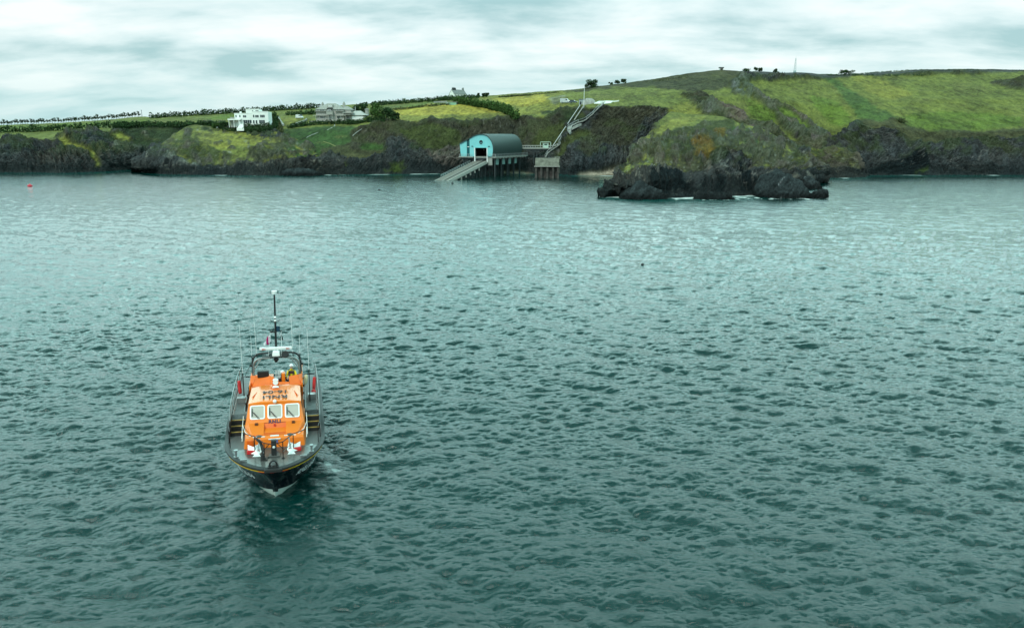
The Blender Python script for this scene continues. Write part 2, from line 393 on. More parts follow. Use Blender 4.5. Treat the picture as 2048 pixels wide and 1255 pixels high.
paint = [
 ('dark', [(-700,310),(300,305),(420,300),(420,360),(-700,360)]),
 ('olive', [(-700,240),(2700,120),(2700,252),(2048,256),(1990,262),(1880,266),(1850,262),(1808,252),(1806,240),(1780,236),(1742,244),(1715,240),(1706,250),(1690,262),(1640,300),(1540,290),(1345,240),(1339,217),(1287,213),(1213,215),(1180,216),(1157,210),(1129,218),(1083,233),(1023,233),(971,238),(947,247),(930,241),(860,240),(758,243),(700,262),(600,275),(560,262),(420,250),(300,247),(232,256),(215,264),(186,261),(160,264),(125,272),(109,276),(116,284),(60,279),(0,281),(-700,290)]),
 ('heath', [(1710,238),(1806,240),(1860,262),(1990,262),(2048,256),(2700,252),(2700,285),(2048,280),(1980,288),(1880,290),(1820,282),(1790,262),(1740,260)]),
 ('lime', [(112,277),(130,274),(155,288),(185,303),(203,336),(196,334),(175,303),(150,297),(127,292)]),
 ('lime', [(215,264),(240,268),(265,283),(274,292),(255,284),(232,276)]),
 ('scrub', [(232,256),(300,247),(400,250),(330,292),(275,300),(270,282),(245,266)]),
 ('pale', [(283,262),(291,262),(295,275),(286,272)]), ('pale', [(222,278),(236,276),(232,300),(225,296)]),
 ('rock', [(276,310),(292,310),(294,335),(276,338)]),
 ('dgreen', [(570,258),(700,252),(740,262),(725,290),(700,300),(640,316),(575,310)]),
 ('heath', [(640,300),(700,285),(730,275),(800,290),(740,320),(660,325)]),
 ('purple', [(700,262),(758,243),(860,240),(930,241),(947,247),(1023,233),(1083,233),(1130,225),(1110,290),(1040,300),(900,300),(700,300)]),
 ('moss', [(795,262),(860,250),(915,262),(925,300),(890,318),(850,300)]),
 ('dgreen', [(720,285),(790,290),(800,300),(720,300)]),
 ('dark', [(770,282),(800,280),(842,296),(850,330),(770,325)]),
 ('rock', [(850,300),(925,290),(925,335),(870,335)]),
 ('algae', [(650,345),(668,333),(690,327),(700,333),(684,343)]), ('algae', [(768,346),(783,331),(800,327),(812,338),(804,347)]),
 ('field', [(786,216),(860,209),(915,205),(980,212),(1020,222),(1035,232),(1023,233),(971,238),(947,247),(930,241),(860,240),(800,243)]),
 ('lime', [(800,232),(1035,225),(1035,233),(1023,233),(971,238),(947,247),(930,241),(860,240),(800,243)]),
 ('lime', [(960,195),(1120,182),(1130,186),(1096,200),(1130,214),(1083,228),(1040,232),(1030,215),(990,205)]),
 ('field', [(985,198),(1090,189),(1100,196),(1090,206),(1040,215),(1010,207)]),
 ('lime', [(1030,215),(1140,208),(1150,212),(1083,229),(1040,229)]),
 ('scrub', [(1083,222),(1120,219),(1118,224),(1086,227)]),
 ('gravel', [(1098,201),(1115,194),(1130,190),(1135,191),(1118,198),(1124,204),(1140,207),(1110,206)]),
 ('lime', [(560,236),(612,232),(606,238),(590,242),(570,253),(565,240)]),
 ('bright', [(600,222),(640,217),(640,222),(600,228)]), ('bright', [(400,236),(470,228),(470,240),(420,240)]), ('bright', [(745,214),(900,200),(900,204),(745,218)]), ('bright', [(-700,262),(60,250),(220,243),(300,238),(300,244),(60,262),(-700,272)]),
 ('heath', [(1120,183),(1440,136),(1480,142),(1460,175),(1380,185),(1300,172),(1200,185)]),
 ('olive', [(1120,190),(1240,172),(1370,180),(1380,200),(1340,217),(1200,212)]),
 ('lime', [(1330,214),(1372,205),(1395,215),(1408,229),(1345,240)]),
 ('purple', [(1213,215),(1287,212),(1339,217),(1318,239),(1305,257),(1271,299),(1247,331),(1200,335),(1160,300),(1180,250)]),
 ('dark', [(1290,235),(1325,225),(1305,257),(1271,299),(1247,345),(1150,345),(1210,290),(1260,300)]),
 ('moss', [(1080,262),(1128,245),(1140,262),(1120,295),(1060,293)]),
 ('moss', [(1118,300),(1160,262),(1180,265),(1140,300),(1110,315)]),
 ('scrub', [(1125,222),(1160,212),(1170,235),(1130,250)]),
 ('rock', [(1365,190),(1400,187),(1440,205),(1480,225),(1500,240),(1540,245),(1570,275),(1550,280),(1500,265),(1470,245),(1440,232),(1408,229),(1392,212)]),
 ('purple', [(1362,190),(1390,186),(1420,196),(1400,212)]),
 ('rock', [(1497,178),(1520,184),(1560,205),(1600,225),(1640,260),(1680,290),(1700,310),(1640,310),(1600,290),(1565,255),(1540,225)]),
 ('bright', [(1490,199),(1512,203),(1530,215),(1556,228),(1556,243),(1530,246),(1505,230)]),
 ('bright', [(1545,208),(1572,216),(1600,235),(1622,260),(1595,252),(1568,228)]),
 ('bright', [(1622,190),(1677,205),(1700,235),(1705,246),(1672,253),(1640,225),(1625,210)]),
 ((.062,.098,.026), [(1650,155),(1668,158),(1750,212),(1795,234),(1760,244),(1715,236),(1690,200)]),  # shadow of the diagonal gully, painted as darker green
 ('bright', [(1790,238),(1830,225),(1900,222),(2048,232),(2048,252),(1990,258),(1880,262),(1820,250)]),
 ('lime', [(1700,152),(1760,158),(1830,190),(1780,200),(1730,180)]),
 ('pale', [(1468,158),(1490,152),(1506,170),(1512,185),(1500,196),(1475,190),(1462,186)]),
 ('purple', [(1975,167),(2048,154),(2400,150),(2400,184),(2048,181),(2005,173)]),
 ('dark', [(1700,262),(1735,258),(1790,262),(1800,285),(2048,285),(2700,290),(2700,356),(1600,356),(1640,290)]),
 ('cave_shade', [(1730,350),(1790,325),(1830,300),(1850,320),(1850,352)]),
 ('algae', [(1828,342),(1852,341),(1852,347),(1828,347)]),
 ('sand', [(1010,345),(1062,347),(1075,356),(1000,358)]), ('sand', [(1158,346),(1180,344),(1205,345),(1225,340),(1250,338),(1250,356),(1150,356)]),
]
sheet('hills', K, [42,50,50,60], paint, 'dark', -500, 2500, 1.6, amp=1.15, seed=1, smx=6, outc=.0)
# crag knots for the green headland on the left
KB = {
 262: [(340,None),(336,375),(330,378),(322,384)],
 300: [(346,None),(335,366),(318,372),(303,392)],
 322: [(348,None),(325,366),(306,374),(290,400)],
 345: [(349,None),(325,364),(298,378),(270,415)],
 362: [(349,None),(324,364),(293,380),(258,428)],
 385: [(350,None),(328,362),(290,384),(248,440)],
 430: [(350,None),(328,362),(285,388),(252,436)],
 500: [(351,None),(324,362),(285,388),(262,420)],
 560: [(351,None),(322,362),(285,386),(264,412)],
 600: [(350,None),(322,364),(300,374),(280,390)],
 640: [(350,None),(325,364),(312,370),(300,378)],
 700: [(349,None),(335,366),(328,368),(322,372)]}
pb = [('olive', [(321,292),(361,256),(390,244),(600,240),(660,300),(640,316),(568,318),(500,322),(437,326),(398,328),(368,324),(345,305)]),
 ('lime', [(392,262),(480,256),(560,262),(560,282),(500,290),(440,296),(400,290)]),
 ('dgreen', [(566,262),(610,262),(660,300),(640,314),(590,314),(562,300)]),
 ('heath', [(330,285),(345,272),(380,300),(372,318),(350,306)]), ('moss', [(340,285),(390,270),(430,296),(470,312),(420,325),(375,320)]),
 ('purple', [(388,296),(400,292),(420,298),(400,306),(388,306)]),
 ('purple', [(495,293),(530,296),(568,300),(572,322),(520,324),(500,312)]), ('heath', [(538,276),(566,276),(572,300),(548,296)]), ('scrub', [(400,258),(420,252),(420,262)]),
 ('pale', [(365,321),(400,329),(398,333),(366,325)]), ('pale', [(340,305),(355,305),(350,325),(338,320)])]
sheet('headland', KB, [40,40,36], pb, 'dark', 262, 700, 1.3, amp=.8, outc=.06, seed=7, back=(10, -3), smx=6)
# promontory that runs out to the foreground rocks
KI = {
 1199: [(391,None),(390,227),(389.5,228),(389,229)],
 1212: [(392,None),(384,226),(380,228),(378,232)],
 1236: [(393,None),(372,228),(354,236),(346,241)],
 1252: [(394,None),(370,228),(340,239),(326,252)],
 1275: [(395,None),(368,227),(331,242),(296,280)],
 1295: [(396,None),(366,227),(326,244),(270,303)],
 1320: [(396,None),(364,228),(321,246),(240,332)],
 1340: [(396,None),(362,229),(318,247),(221,352)],
 1384: [(395,None),(360,231),(310,249),(229,352)],
 1424: [(394,None),(352,238),(298,250),(229,348)],
 1450: [(392,None),(345,242),(288,252),(232,344)],
 1480: [(391,None),(350,243),(302,252),(247,336)],
 1529: [(389,None),(358,245),(325,256),(258,326)],
 1571: [(384,None),(358,254),(335,266),(283,306)],
 1610: [(372,None),(356,272),(342,280),(305,300)],
 1636: [(362,None),(354,288),(345,292),(324,300)],
 1652: [(358,None),(357,300),(356,301),(355,302)]}
pi_ = [('olive', [(1240,350),(1252,322),(1340,215),(1480,225),(1530,255),(1580,290),(1640,330),(1640,342),(1570,340),(1520,330),(1480,305),(1400,312),(1340,335),(1290,338)]),
 ('lime', [(1300,262),(1345,240),(1395,232),(1424,231),(1384,240),(1340,262),(1290,292)]),
 ('rock', [(1275,300),(1300,262),(1316,252),(1320,275),(1350,290),(1310,302)]),
 ('moss', [(1340,262),(1400,246),(1465,240),(1470,300),(1400,310),(1350,330),(1300,330),(1320,300)]),
 ('dgreen', [(1462,248),(1500,258),(1518,280),(1505,292),(1470,272)]), ('olive', [(1256,326),(1290,306),(1318,306),(1270,330)]),
 ('orange', [(1385,285),(1415,274),(1428,288),(1420,312),(1392,312)]), ('orange', [(1425,262),(1448,256),(1450,274),(1432,278)]),
 ('heath', [(1330,318),(1370,310),(1400,318),(1402,342),(1330,345)]), ('heath', [(1500,300),(1560,292),(1600,320),(1570,346),(1500,336)]),
 ('moss', [(1585,300),(1632,312),(1636,330),(1590,330)]), ('heath', [(1440,268),(1462,262),(1470,300),(1450,300)]),
 ('pale', [(1428,282),(1442,276),(1452,284),(1440,290)]), ('pale', [(1404,250),(1424,248),(1424,252),(1404,256)]), ('pale', [(1452,264),(1464,264),(1462,268)]),
 ('pale', [(1500,305),(1520,302),(1530,310),(1505,309)]), ('pale', [(1375,256),(1395,252),(1396,256)]), ('pale', [(1310,325),(1330,328),(1326,332)]),
 ('dark', [(1400,312),(1440,296),(1480,315),(1510,340),(1510,400),(1400,400)]), ('pale', [(1434,298),(1439,300),(1458,360),(1452,366),(1440,330)]), ('rock', [(1408,306),(1422,300),(1414,345),(1405,330)]),
 ('cave_shade', [(1430,335),(1446,372),(1440,395),(1424,380)]), ('cave_shade', [(1474,320),(1500,340),(1512,392),(1478,388)]), ('cave_shade', [(1300,350),(1350,345),(1380,375),(1330,392),(1300,380)])]
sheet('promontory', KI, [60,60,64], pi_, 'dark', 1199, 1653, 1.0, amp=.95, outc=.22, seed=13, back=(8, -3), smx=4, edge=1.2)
KD = {
 1560: [(352,None),(330,352),(300,356),(272,362)], 1600: [(353,None),(332,350),(305,354),(284,360)],
 1633: [(355,None),(330,346),(312,350),(300,356)], 1687: [(356,None),(330,344),(308,349),(295,356)],
 1716: [(355,None),(336,346),(322,349),(310,353)], 1728: [(354,None),(346,348),(340,349),(335,350)], 1738: [(353,None),(352,350),(351.5,351),(351,352)]}
pd_ = [('heath', [(1560,260),(1640,296),(1690,290),(1720,306),(1732,335),(1700,338),(1640,335),(1560,330)]), ('moss', [(1600,284),(1640,300),(1690,296),(1680,310),(1620,312)]),
 ('pale', [(1704,324),(1712,324),(1716,334),(1710,336)])]
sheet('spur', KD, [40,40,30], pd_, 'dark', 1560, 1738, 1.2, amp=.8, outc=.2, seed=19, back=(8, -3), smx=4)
# ------------------------------------------------------------------ sea
def ocean(Lt, Nn, wdir, Lp, spread, seed, kmin=0, kmax=1e9):
    rg = np.random.RandomState(seed)
    k1 = 2*np.pi*np.fft.fftfreq(Nn, Lt/Nn); kx, ky = np.meshgrid(k1, k1)
    k = np.hypot(kx, ky); k[0, 0] = 1e-6
    kp = 2*np.pi/Lp; c = (kx*math.cos(wdir)+ky*math.sin(wdir))/k
    S = np.exp(-1.25*(kp/k)**2)/k**3.6*(np.abs(c)**spread*.95+.05)*np.exp(-(k/(2*np.pi/.16))**2)
    S[(k < kmin) | (k > kmax)] = 0; S[0, 0] = 0
    h = np.fft.fft2(rg.randn(Nn, Nn))*np.sqrt(S)
    sl = np.sqrt(np.mean(np.real(np.fft.ifft2(1j*kx*h))**2+np.real(np.fft.ifft2(1j*ky*h))**2))
    h /= sl; lev = []
    for cut in (0, .5, 1.6):
        hh = h*np.exp(-(k*cut/2/np.pi*1.2)**2)
        lev.append(np.stack([np.real(np.fft.ifft2(q)) for q in (hh, -1j*kx/k*hh, -1j*ky/k*hh)], -1).astype(np.float32))
    return Lt, Nn, lev
def samp(T, x, y, D):
    Lt, Nn, lev = T; u = (x/Lt*Nn) % Nn; v = (y/Lt*Nn) % Nn
    i = u.astype(int); j = v.astype(int); fu = (u-i)[..., None]; fv = (v-j)[..., None]; i2 = (i+1) % Nn; j2 = (j+1) % Nn
    def g(A): return A[j, i]*(1-fu)*(1-fv)+A[j, i2]*fu*(1-fv)+A[j2, i]*(1-fu)*fv+A[j2, i2]*fu*fv
    a = smooth(60, 190, D)[..., None]; b = smooth(220, 420, D)[..., None]
    return g(lev[0])*(1-a)+g(lev[1])*a*(1-b)+g(lev[2])*a*b
T1 = ocean(61, 1024, R(-84), 1.5, 5, 3)
T2 = ocean(173, 1024, R(-98), 6.5, 3, 8, kmax=2*math.pi/1.0)
rows = np.concatenate([np.arange(1420, 460, -.85), np.arange(460, 338, -.4), np.array([330,320,310,300,290,284,278,274])])
cols_ = np.arange(-170, 2230, 1.8)
b_ = -(rows-627.5)/F; t_ = -H/(-sp+b_*cp); Yr = t_*(cp+b_*sp)
Xg = np.outer(t_, (cols_-1024)/F); Yg = np.repeat(Yr[:, None], len(cols_), 1)
D_ = np.hypot(Xg, Yg)
gust = (.9+.4*fbm(Xg/38, Yg/60, 0*Xg, 3, 71))*(1-.70*smooth(70, 230, D_))
d1 = samp(T1, Xg+3, Yg, D_); ca, sa = math.cos(.4), math.sin(.4)
d2 = samp(T2, Xg*ca-Yg*sa, Xg*sa+Yg*ca, D_)
A1, A2 = .42, .15
far = (1-smooth(700, 1500, D_))
Pg = np.stack([Xg+(1.15*A1*d1[..., 1]*gust+.8*A2*(d2[..., 1]*ca+d2[..., 2]*sa)), Yg+(1.15*A1*d1[..., 2]*gust+.8*A2*(-d2[..., 1]*sa+d2[..., 2]*ca)), (A1*d1[..., 0]*gust+A2*(1-.55*smooth(80, 240, D_))*d2[..., 0])*far-.0], -1)
# foam and shallows follow the feet of the land
shal = np.zeros(Xg.shape); foam = np.zeros(Xg.shape)
for nm in SHEETS:
    xs, P, rr = SHEETS[nm]
    fy = P[3, :, 1]; fx = P[3, :, 0]
    pxg = cols_; fyc = np.interp(pxg, xs, fy, left=1e4, right=1e4)
    dd = fyc[None, :]-Yg
    shal = np.maximum(shal, (1-smooth(2, 26, dd))*(fyc < 9e3)[None, :])
    if nm != 'promontory' or True:
        nn = fbm(Xg/9, Yg/16, 0*Xg, 3, 91)
        foam = np.maximum(foam, (1-smooth(.5, 7 if nm != 'promontory' else 9, np.abs(dd+1)))*smooth(.12 if nm != 'promontory' else -.05, .5, nn)*(fyc < 9e3)[None, :])
pq = proj(Xg, Yg, 0*Xg)
def blob(cx, cy, rx, ry): return np.exp(-((pq[0]-cx)/rx)**2-((pq[1]-cy)/ry)**2)
lace = smooth(.0, .4, fbm(Xg/1.2, Yg/2.6, 0*Xg, 4, 95))
foam = np.maximum(foam, .9*lace*smooth(.3, .9, blob(1420,397,70,4)+blob(1350,396,40,3)+blob(1470,390,50,5)+blob(1550,396,60,3)+blob(1625,396,40,3)))
foam = np.maximum(foam, .8*smooth(.05, .45, fbm(Xg/.5, Yg/.9, 0*Xg, 4, 96))*smooth(.3, .9, blob(676,944,34,6)+blob(655,925,8,18)+blob(700,905,24,3)))
wm = bpy.data.materials.new('sea_water'); wm.use_nodes = True
nt = wm.node_tree; N = nt.nodes; L = nt.links; b = N['Principled BSDF']
b.inputs['Roughness'].default_value = .045; b.inputs['IOR'].default_value = 1.5
aS = N.new('ShaderNodeAttribute'); aS.attribute_name = 'shallow'; aF = N.new('ShaderNodeAttribute'); aF.attribute_name = 'foam'
m1 = N.new('ShaderNodeMixRGB'); m1.inputs[1].default_value = (.0003, .026, .0235, 1); m1.inputs[2].default_value = (.002, .085, .075, 1); L.new(aS.outputs['Fac'], m1.inputs[0])
m2 = N.new('ShaderNodeMixRGB'); m2.inputs[2].default_value = (.75, .82, .8, 1); L.new(m1.outputs[0], m2.inputs[1]); L.new(aF.outputs['Fac'], m2.inputs[0]); L.new(m2.outputs[0], b.inputs['Base Color'])
rr_ = N.new('ShaderNodeMath'); rr_.operation = 'MULTIPLY_ADD'; L.new(aF.outputs['Fac'], rr_.inputs[0]); rr_.inputs[1].default_value = .8; rr_.inputs[2].default_value = .045; L.new(rr_.outputs[0], b.inputs['Roughness'])
tc = N.new('ShaderNodeTexCoord'); mp = N.new('ShaderNodeMapping'); mp.inputs['Scale'].default_value = (1, 1.7, 1); mp.inputs['Rotation'].default_value = (0, 0, R(12)); L.new(tc.outputs['Object'], mp.inputs[0])
n = N.new('ShaderNodeTexNoise'); n.inputs['Scale'].default_value = 4.5; n.inputs['Detail'].default_value = 6; n.inputs['Roughness'].default_value = .65; L.new(mp.outputs[0], n.inputs['Vector'])
bp = N.new('ShaderNodeBump'); bp.inputs['Strength'].default_value = .55; bp.inputs['Distance'].default_value = .10; L.new(n.outputs['Fac'], bp.inputs['Height']); L.new(bp.outputs[0], b.inputs['Normal'])
tag(grid_obj('sea', Pg, wm, attrs=dict(shallow=shal, foam=np.clip(foam, 0, 1))), kind='structure')
# ------------------------------------------------------------------ rocks in the water
def rock(name, prof, Yc, depth, seed, label):
    """prof: list of (px,row) silhouette; real lump with depth"""
    xs = np.linspace(prof[0][0], prof[-1][0], 90); top = np.interp(xs, [p[0] for p in prof], [p[1] for p in prof])
    rws = []
    na = 44
    base = at(prof[0][0], prof[0][1], Yc)
    P = np.zeros((na, 90, 3))
    for j, (x, r) in enumerate(zip(xs, top)):
        p = at(x, r, Yc); hgt = max(p.z, .0)+1.5
        for i in range(na):
            a = math.pi*i/(na-1); dd = depth*math.sqrt(max(.02, 1-((2*j/89-1)**2)))
            P[i, j] = (p.x, Yc-math.cos(a)*dd, -1.5+hgt*math.sin(a)**.7)
    X, Y, Z = P[..., 0], P[..., 1], P[..., 2]
    U = X*.7+Z*.7; V = Z*.7-X*.7
    d = 1.1*fbm(U/4, Y/4, V/1.8, 5, seed, True, .65)+.45*fbm(U/1.0, Y/.9, V/.5, 4, seed+4, True, .7)
    nr = np.cross(np.gradient(P, axis=1), np.gradient(P, axis=0)); nr /= np.linalg.norm(nr, axis=-1, keepdims=True)+1e-9
    edge = np.minimum(1, np.minimum(np.arange(90), 89-np.arange(90))/8.0)[None, :, None]
    P = P+nr*d[..., None]*edge
    v = fbm(U/2, Y/2, V/.6, 4, seed+9)
    c = np.array((.03,.038,.04))*np.clip(1+1.0*v, .3, 3)[..., None]
    c = c*(1-.7*(1-smooth(.3, 2.0, Z))[..., None])+.3*smooth(.45, .6, v)[..., None]*.5
    c0 = P.mean(axis=(0, 1)); c0[2] = 0
    o = grid_obj(name, P-c0, TM, cols=np.clip(c, .003, .9), smooth_=False); o.location = c0
    return tag(o, label, 'rock', 'dark rocks standing off the promontory')
rock('sea_rock', [(1512,396),(1517,372),(1529,354),(1543,346),(1556,343),(1572,352),(1590,362),(1600,372),(1610,392),(1626,397)], 231, 7, 5, 'tall dark pyramid-shaped rock in the sea at the right foot of the promontory')
rock('sea_rock', [(1614,397),(1624,393),(1630,386),(1638,383),(1648,385),(1654,388),(1656,399)], 226, 2.2, 15, 'small low flat-topped black rock at the outermost tip of the rocks')
rock('sea_rock', [(1385,399),(1400,392),(1420,389),(1450,391),(1470,398)], 222, 3, 25, 'low wave-washed rock ledge with white foam in front of the dark cave')
rock('sea_rock', [(1238,396),(1262,380),(1282,366),(1296,374),(1320,386),(1335,397)], 224, 5, 35, 'jagged grey streaked rock at the left foot of the promontory')
rock('sea_rock', [(560,351),(575,342),(596,338),(618,340),(632,346),(650,352)], 352, 5, 45, 'long low streaked rock at the waterline under the grey mansion slope')
rock('sea_rock', [(1588,372),(1600,360),(1612,352),(1622,362),(1636,370),(1642,372)], 268, 5, 55, 'dark pointed rock behind the tall pyramid-shaped rock')
# ------------------------------------------------------------------ vegetation
leafD = mat('foliage_dark', (.028,.055,.02), .9, var=.6, scale=.5, spec=.1)
leafM = mat('foliage_mid', (.045,.085,.022), .9, var=.5, scale=.5, spec=.1)
leafB = mat('foliage_brown', (.06,.07,.03), .9, var=.5, scale=.5, spec=.1)
bark = mat('bark', (.05,.04,.03), .9)
def hedge(pts, h, wd, label, m=leafD, dens=5, size=.35, gap=0, seed=1, ground=G, step=1.4, name='hedge', group=None):
    rg = random.Random(seed); P3 = [ground(*p) for p in pts]
    b = MB(); o0 = P3[0]
    L_ = [0]
    for i in range(1, len(P3)): L_.append(L_[-1]+(P3[i]-P3[i-1]).length)
    s = 0
    while s < L_[-1]:
        i = max(j for j in range(len(L_)) if L_[j] <= s); i = min(i, len(P3)-2)
        f = (s-L_[i])/max(.01, L_[i+1]-L_[i]); px = pts[i][0]+(pts[i+1][0]-pts[i][0])*f; py = pts[i][1]+(pts[i+1][1]-pts[i][1])*f
        p = P3[i].lerp(P3[i+1], f); g = ground(px, py)
        p = Vector((p.x, p.y, .5*p.z+.5*g.z))
        hh = h*rg.uniform(.7, 1.15)
        if rg.random() > gap:
            b.leaves(p-o0+Vector((rg.uniform(-.4, .4), rg.uniform(-wd*.3, wd*.3), hh*.42)), (step*.9, wd*.6, hh*.62), int(dens*hh*3), size, rg, .1)
        s += step*.8
    return tag(b.build(name, m, loc=o0), label, 'hedge', group)
hedge([(305,237),(400,231),(500,225),(600,219),(640,216)], 4.2, 3, 'long dark hedge along the skyline behind the white house', seed=2, size=.5, dens=5, step=2.4)
hedge([(745,212),(800,208),(860,204),(903,200)], 3.2, 3, 'dark skyline hedge between the grey mansion and the white farmhouse', seed=3, size=.5, dens=5, step=2.2)
hedge([(-120,269),(0,265),(60,264),(120,261),(222,256)], 4.2, 3.5, 'thick dark shelter belt behind the far left clifftop', seed=4, size=.5, dens=4, step=2.4)
hedge([(228,256),(262,254),(300,254),(350,254),(400,255),(436,252)], 3.4, 3.5, 'dark belt of bushes left of the white house, behind the green headland', seed=5, size=.45, step=2.0)
hedge([(452,262),(480,264),(530,263),(548,257),(558,250)], 2.6, 1.8, 'clipped garden hedge curving in front of the white house', seed=6, size=.28, step=1.2, dens=7)
hedge([(466,255),(490,256),(520,256),(545,252)], 2.6, 1.6, 'bushy planting close against the front of the white house', seed=66, size=.28, step=1.2, dens=7)
hedge([(556,243),(560,252),(566,266)], 2.2, 1.6, 'brown hedge running down the slope beside the narrow stone wall', leafB, seed=7, size=.3, step=1.0, dens=7)
hedge([(578,257),(610,252),(680,248),(715,248),(735,244),(770,243)], 2.6, 1.8, 'low dark hedge below the terrace of the grey mansion', seed=8, size=.3, step=1.2, dens=8)
hedge([(576,231),(600,230),(632,229)], 2.8, 3, 'dark green hedge behind the white van', seed=9, size=.35, step=1.4, dens=7)
hedge([(908,207),(940,211),(975,217),(1005,224),(1022,231),(1034,238)], 4.6, 4.5, 'broad dark hedge dividing the two clifftop fields', leafM, seed=10, size=.4, step=1.4, dens=7)
hedge([(880,201),(905,199),(930,198),(958,196)], 2.6, 3, 'dark hedge in front of the white farmhouse', seed=11, size=.4, step=1.6, dens=6)
hedge([(1000,195),(1060,191),(1120,185)], 1.0, 1.2, 'low dark boundary hedge across the field below the skyline', leafB, seed=12, size=.3, step=1.2, dens=8)
hedge([(1290,165),(1330,161),(1385,154)], 1.8, 2, 'sparse row of scrub on the skyline left of the hilltop', leafB, gap=.55, seed=13, size=.3, step=1.8, dens=4)
hedge([(1655,151),(1720,151),(1790,152),(1850,151)], .9, 1.2, 'thin dark hedge line just under the skyline on the right hill', leafD, gap=.12, seed=14, size=.3, step=1.3, dens=6)
hedge([(1700,143),(1800,140),(1900,140),(2048,141),(2150,142)], .45, 1.4, 'low dark hedge along the right skyline', leafD, seed=15, size=.35, step=1.5, dens=6)
hedge([(788,221),(840,215),(880,211),(897,210)], 1.4, 1.2, 'stony field bank along the top of the yellow field', leafB, seed=16, size=.3, step=1.2, dens=6)
def tree(px, py, h, wdt, label, m=leafD, lean=0, seed=0, trunk=.35, group=None, n=420, size=.4, name='tree', lumps=7, cat='tree', g=None):
    rg = random.Random(seed); o = empty(name, g or G(px, py), 0, label, cat, group)
    b = MB(); top = Vector((lean, 0, h*.75))
    b.tube([(0, 0, -.6), (lean*.25, 0, h*.3), (lean*.6, 0, h*.55), top], .05*h*.6+.03, 6, .03)
    for k in range(4):
        a = rg.uniform(0, 6.28); b.tube([(lean*.3, 0, h*.35), (lean*.6+math.cos(a)*wdt*.5, math.sin(a)*wdt*.5, h*rg.uniform(.55, .85))], .035*h*.4+.02, 5, .02)
    b.build('trunk', bark, o)
    c = MB()
    for k in range(lumps):
        q = Vector((lean*.7+rg.uniform(-1, 1)*wdt*.6, rg.uniform(-1, 1)*wdt*.5, h*rg.uniform(trunk+.15, .85)))
        r = wdt*rg.uniform(.35, .6); c.leaves(q, (r, r, r*.75*h/max(h, wdt*1.6)+.1), n//lumps, size, rg, .2)
    c.build('crown', m, o); return o
protos = []
for k in range(5):
    protos.append((3.6+.5*(k % 3), k))
first = None
lab = 'small wind-bent tree in the long row along the far left skyline'
made = {}
for i in range(60):
    px = -40+i*5.35+rnd.uniform(-1, 1); row = np.interp(px, [-100, 0, 270], [252.5, 250.5, 233.5])
    k = i % 5
    if k not in made:
        made[k] = tree(px, row, 3.7+.3*k, 1.5, lab, leafD, lean=1.1, seed=40+k, trunk=.18, group='row of wind-bent trees on the far left skyline', n=110, size=.3, lumps=6, name='windblown_tree')
    else:
        t = dup(made[k]); t.location = G(px, row); t.rotation_euler.z = rnd.uniform(-.4, .4); s_ = rnd.uniform(.85, 1.12); t.scale = (s_, s_, s_)
for a in [(547,250,7.5,3.4,'big dark tree against the right end of the white house',leafD,51),(535,244,6,2.6,'brownish tree rising behind the right wing of the white house',leafB,52),
          (415,256,3.4,2.4,'rounded dark bush at the left end of the white house garden',leafD,53),(437,256,2.6,2.2,'yellow-green bush in the white house garden',leafM,54),(452,258,4.2,3.0,'dark bush at the near corner of the white house garden hedge',leafD,55),
          (716,232,7.5,3.2,'dark tree behind the turret of the grey mansion',leafD,56),(728,232,8.5,3.4,'tallest dark tree on the skyline right of the grey mansion',leafD,57),(745,234,8,4.2,'mid green tree right of the mansion turret',leafM,58),
          (760,240,7.5,4.6,'broad green tree at the left edge of the yellow field',leafM,59),(776,241,6.5,4.4,'dark round tree touching the left corner of the yellow field',leafD,60),(792,240,4.0,2.8,'small dark bush overhanging the left corner of the yellow field',leafD,61),
          (958,195,3.2,1.3,'pointed small tree, left of three beside the white farmhouse',leafD,62),(968,195,3.0,1.2,'middle small tree of three beside the white farmhouse',leafD,63),(974,195,3.4,1.5,'rounded small tree, right of three beside the white farmhouse',leafD,64)]:
    tree(a[0], a[1], a[2], a[3], a[4], a[5], seed=a[6], trunk=.1, n=700, size=.38, lumps=9)
tree(1178, 177, 5.2, 4.2, 'lone wind-sculpted dark tree leaning right on the skyline above the flagpole', leafD, lean=1.6, seed=71, trunk=.0, n=1500, size=.32, lumps=12, name='windblown_tree')
for a in [(1233,167,2.2,2.2,'low leaning thorn bush on the skyline right of the lone tree'),(1245,166,2.5,2.2,'second thorn bush on the skyline, furthest right beside the lone tree'),(1490,143,2.4,2.6,'rounded bush on the skyline just right of the hilltop shelter'),
          (1510,143,2.6,1.3,'thin bush, left of a pair on the skyline near the lattice mast'),(1519,143,2.8,1.4,'thin bush, right of a pair on the skyline near the lattice mast'),(1548,144,1.8,1.4,'smallest bush on the skyline just left of the lattice mast'),
          (1684,144,3.0,3.6,'left half of the flat dark thicket on the right skyline'),(1697,144,3.0,3.6,'right half of the flat dark thicket on the right skyline'),(1802,246,3.0,3.0,'brown bush perched on the cliff edge of the right hill'),(1220,167,1.5,1.6,'smallest skyline thorn bush, nearest the lone tree')]:
    tree(a[0], a[1], a[2], a[3], a[4], leafB if a[0] == 1802 else leafD, lean=.7, seed=int(a[0]), trunk=0, n=360, size=.32, lumps=7, name='bush', cat='bush')
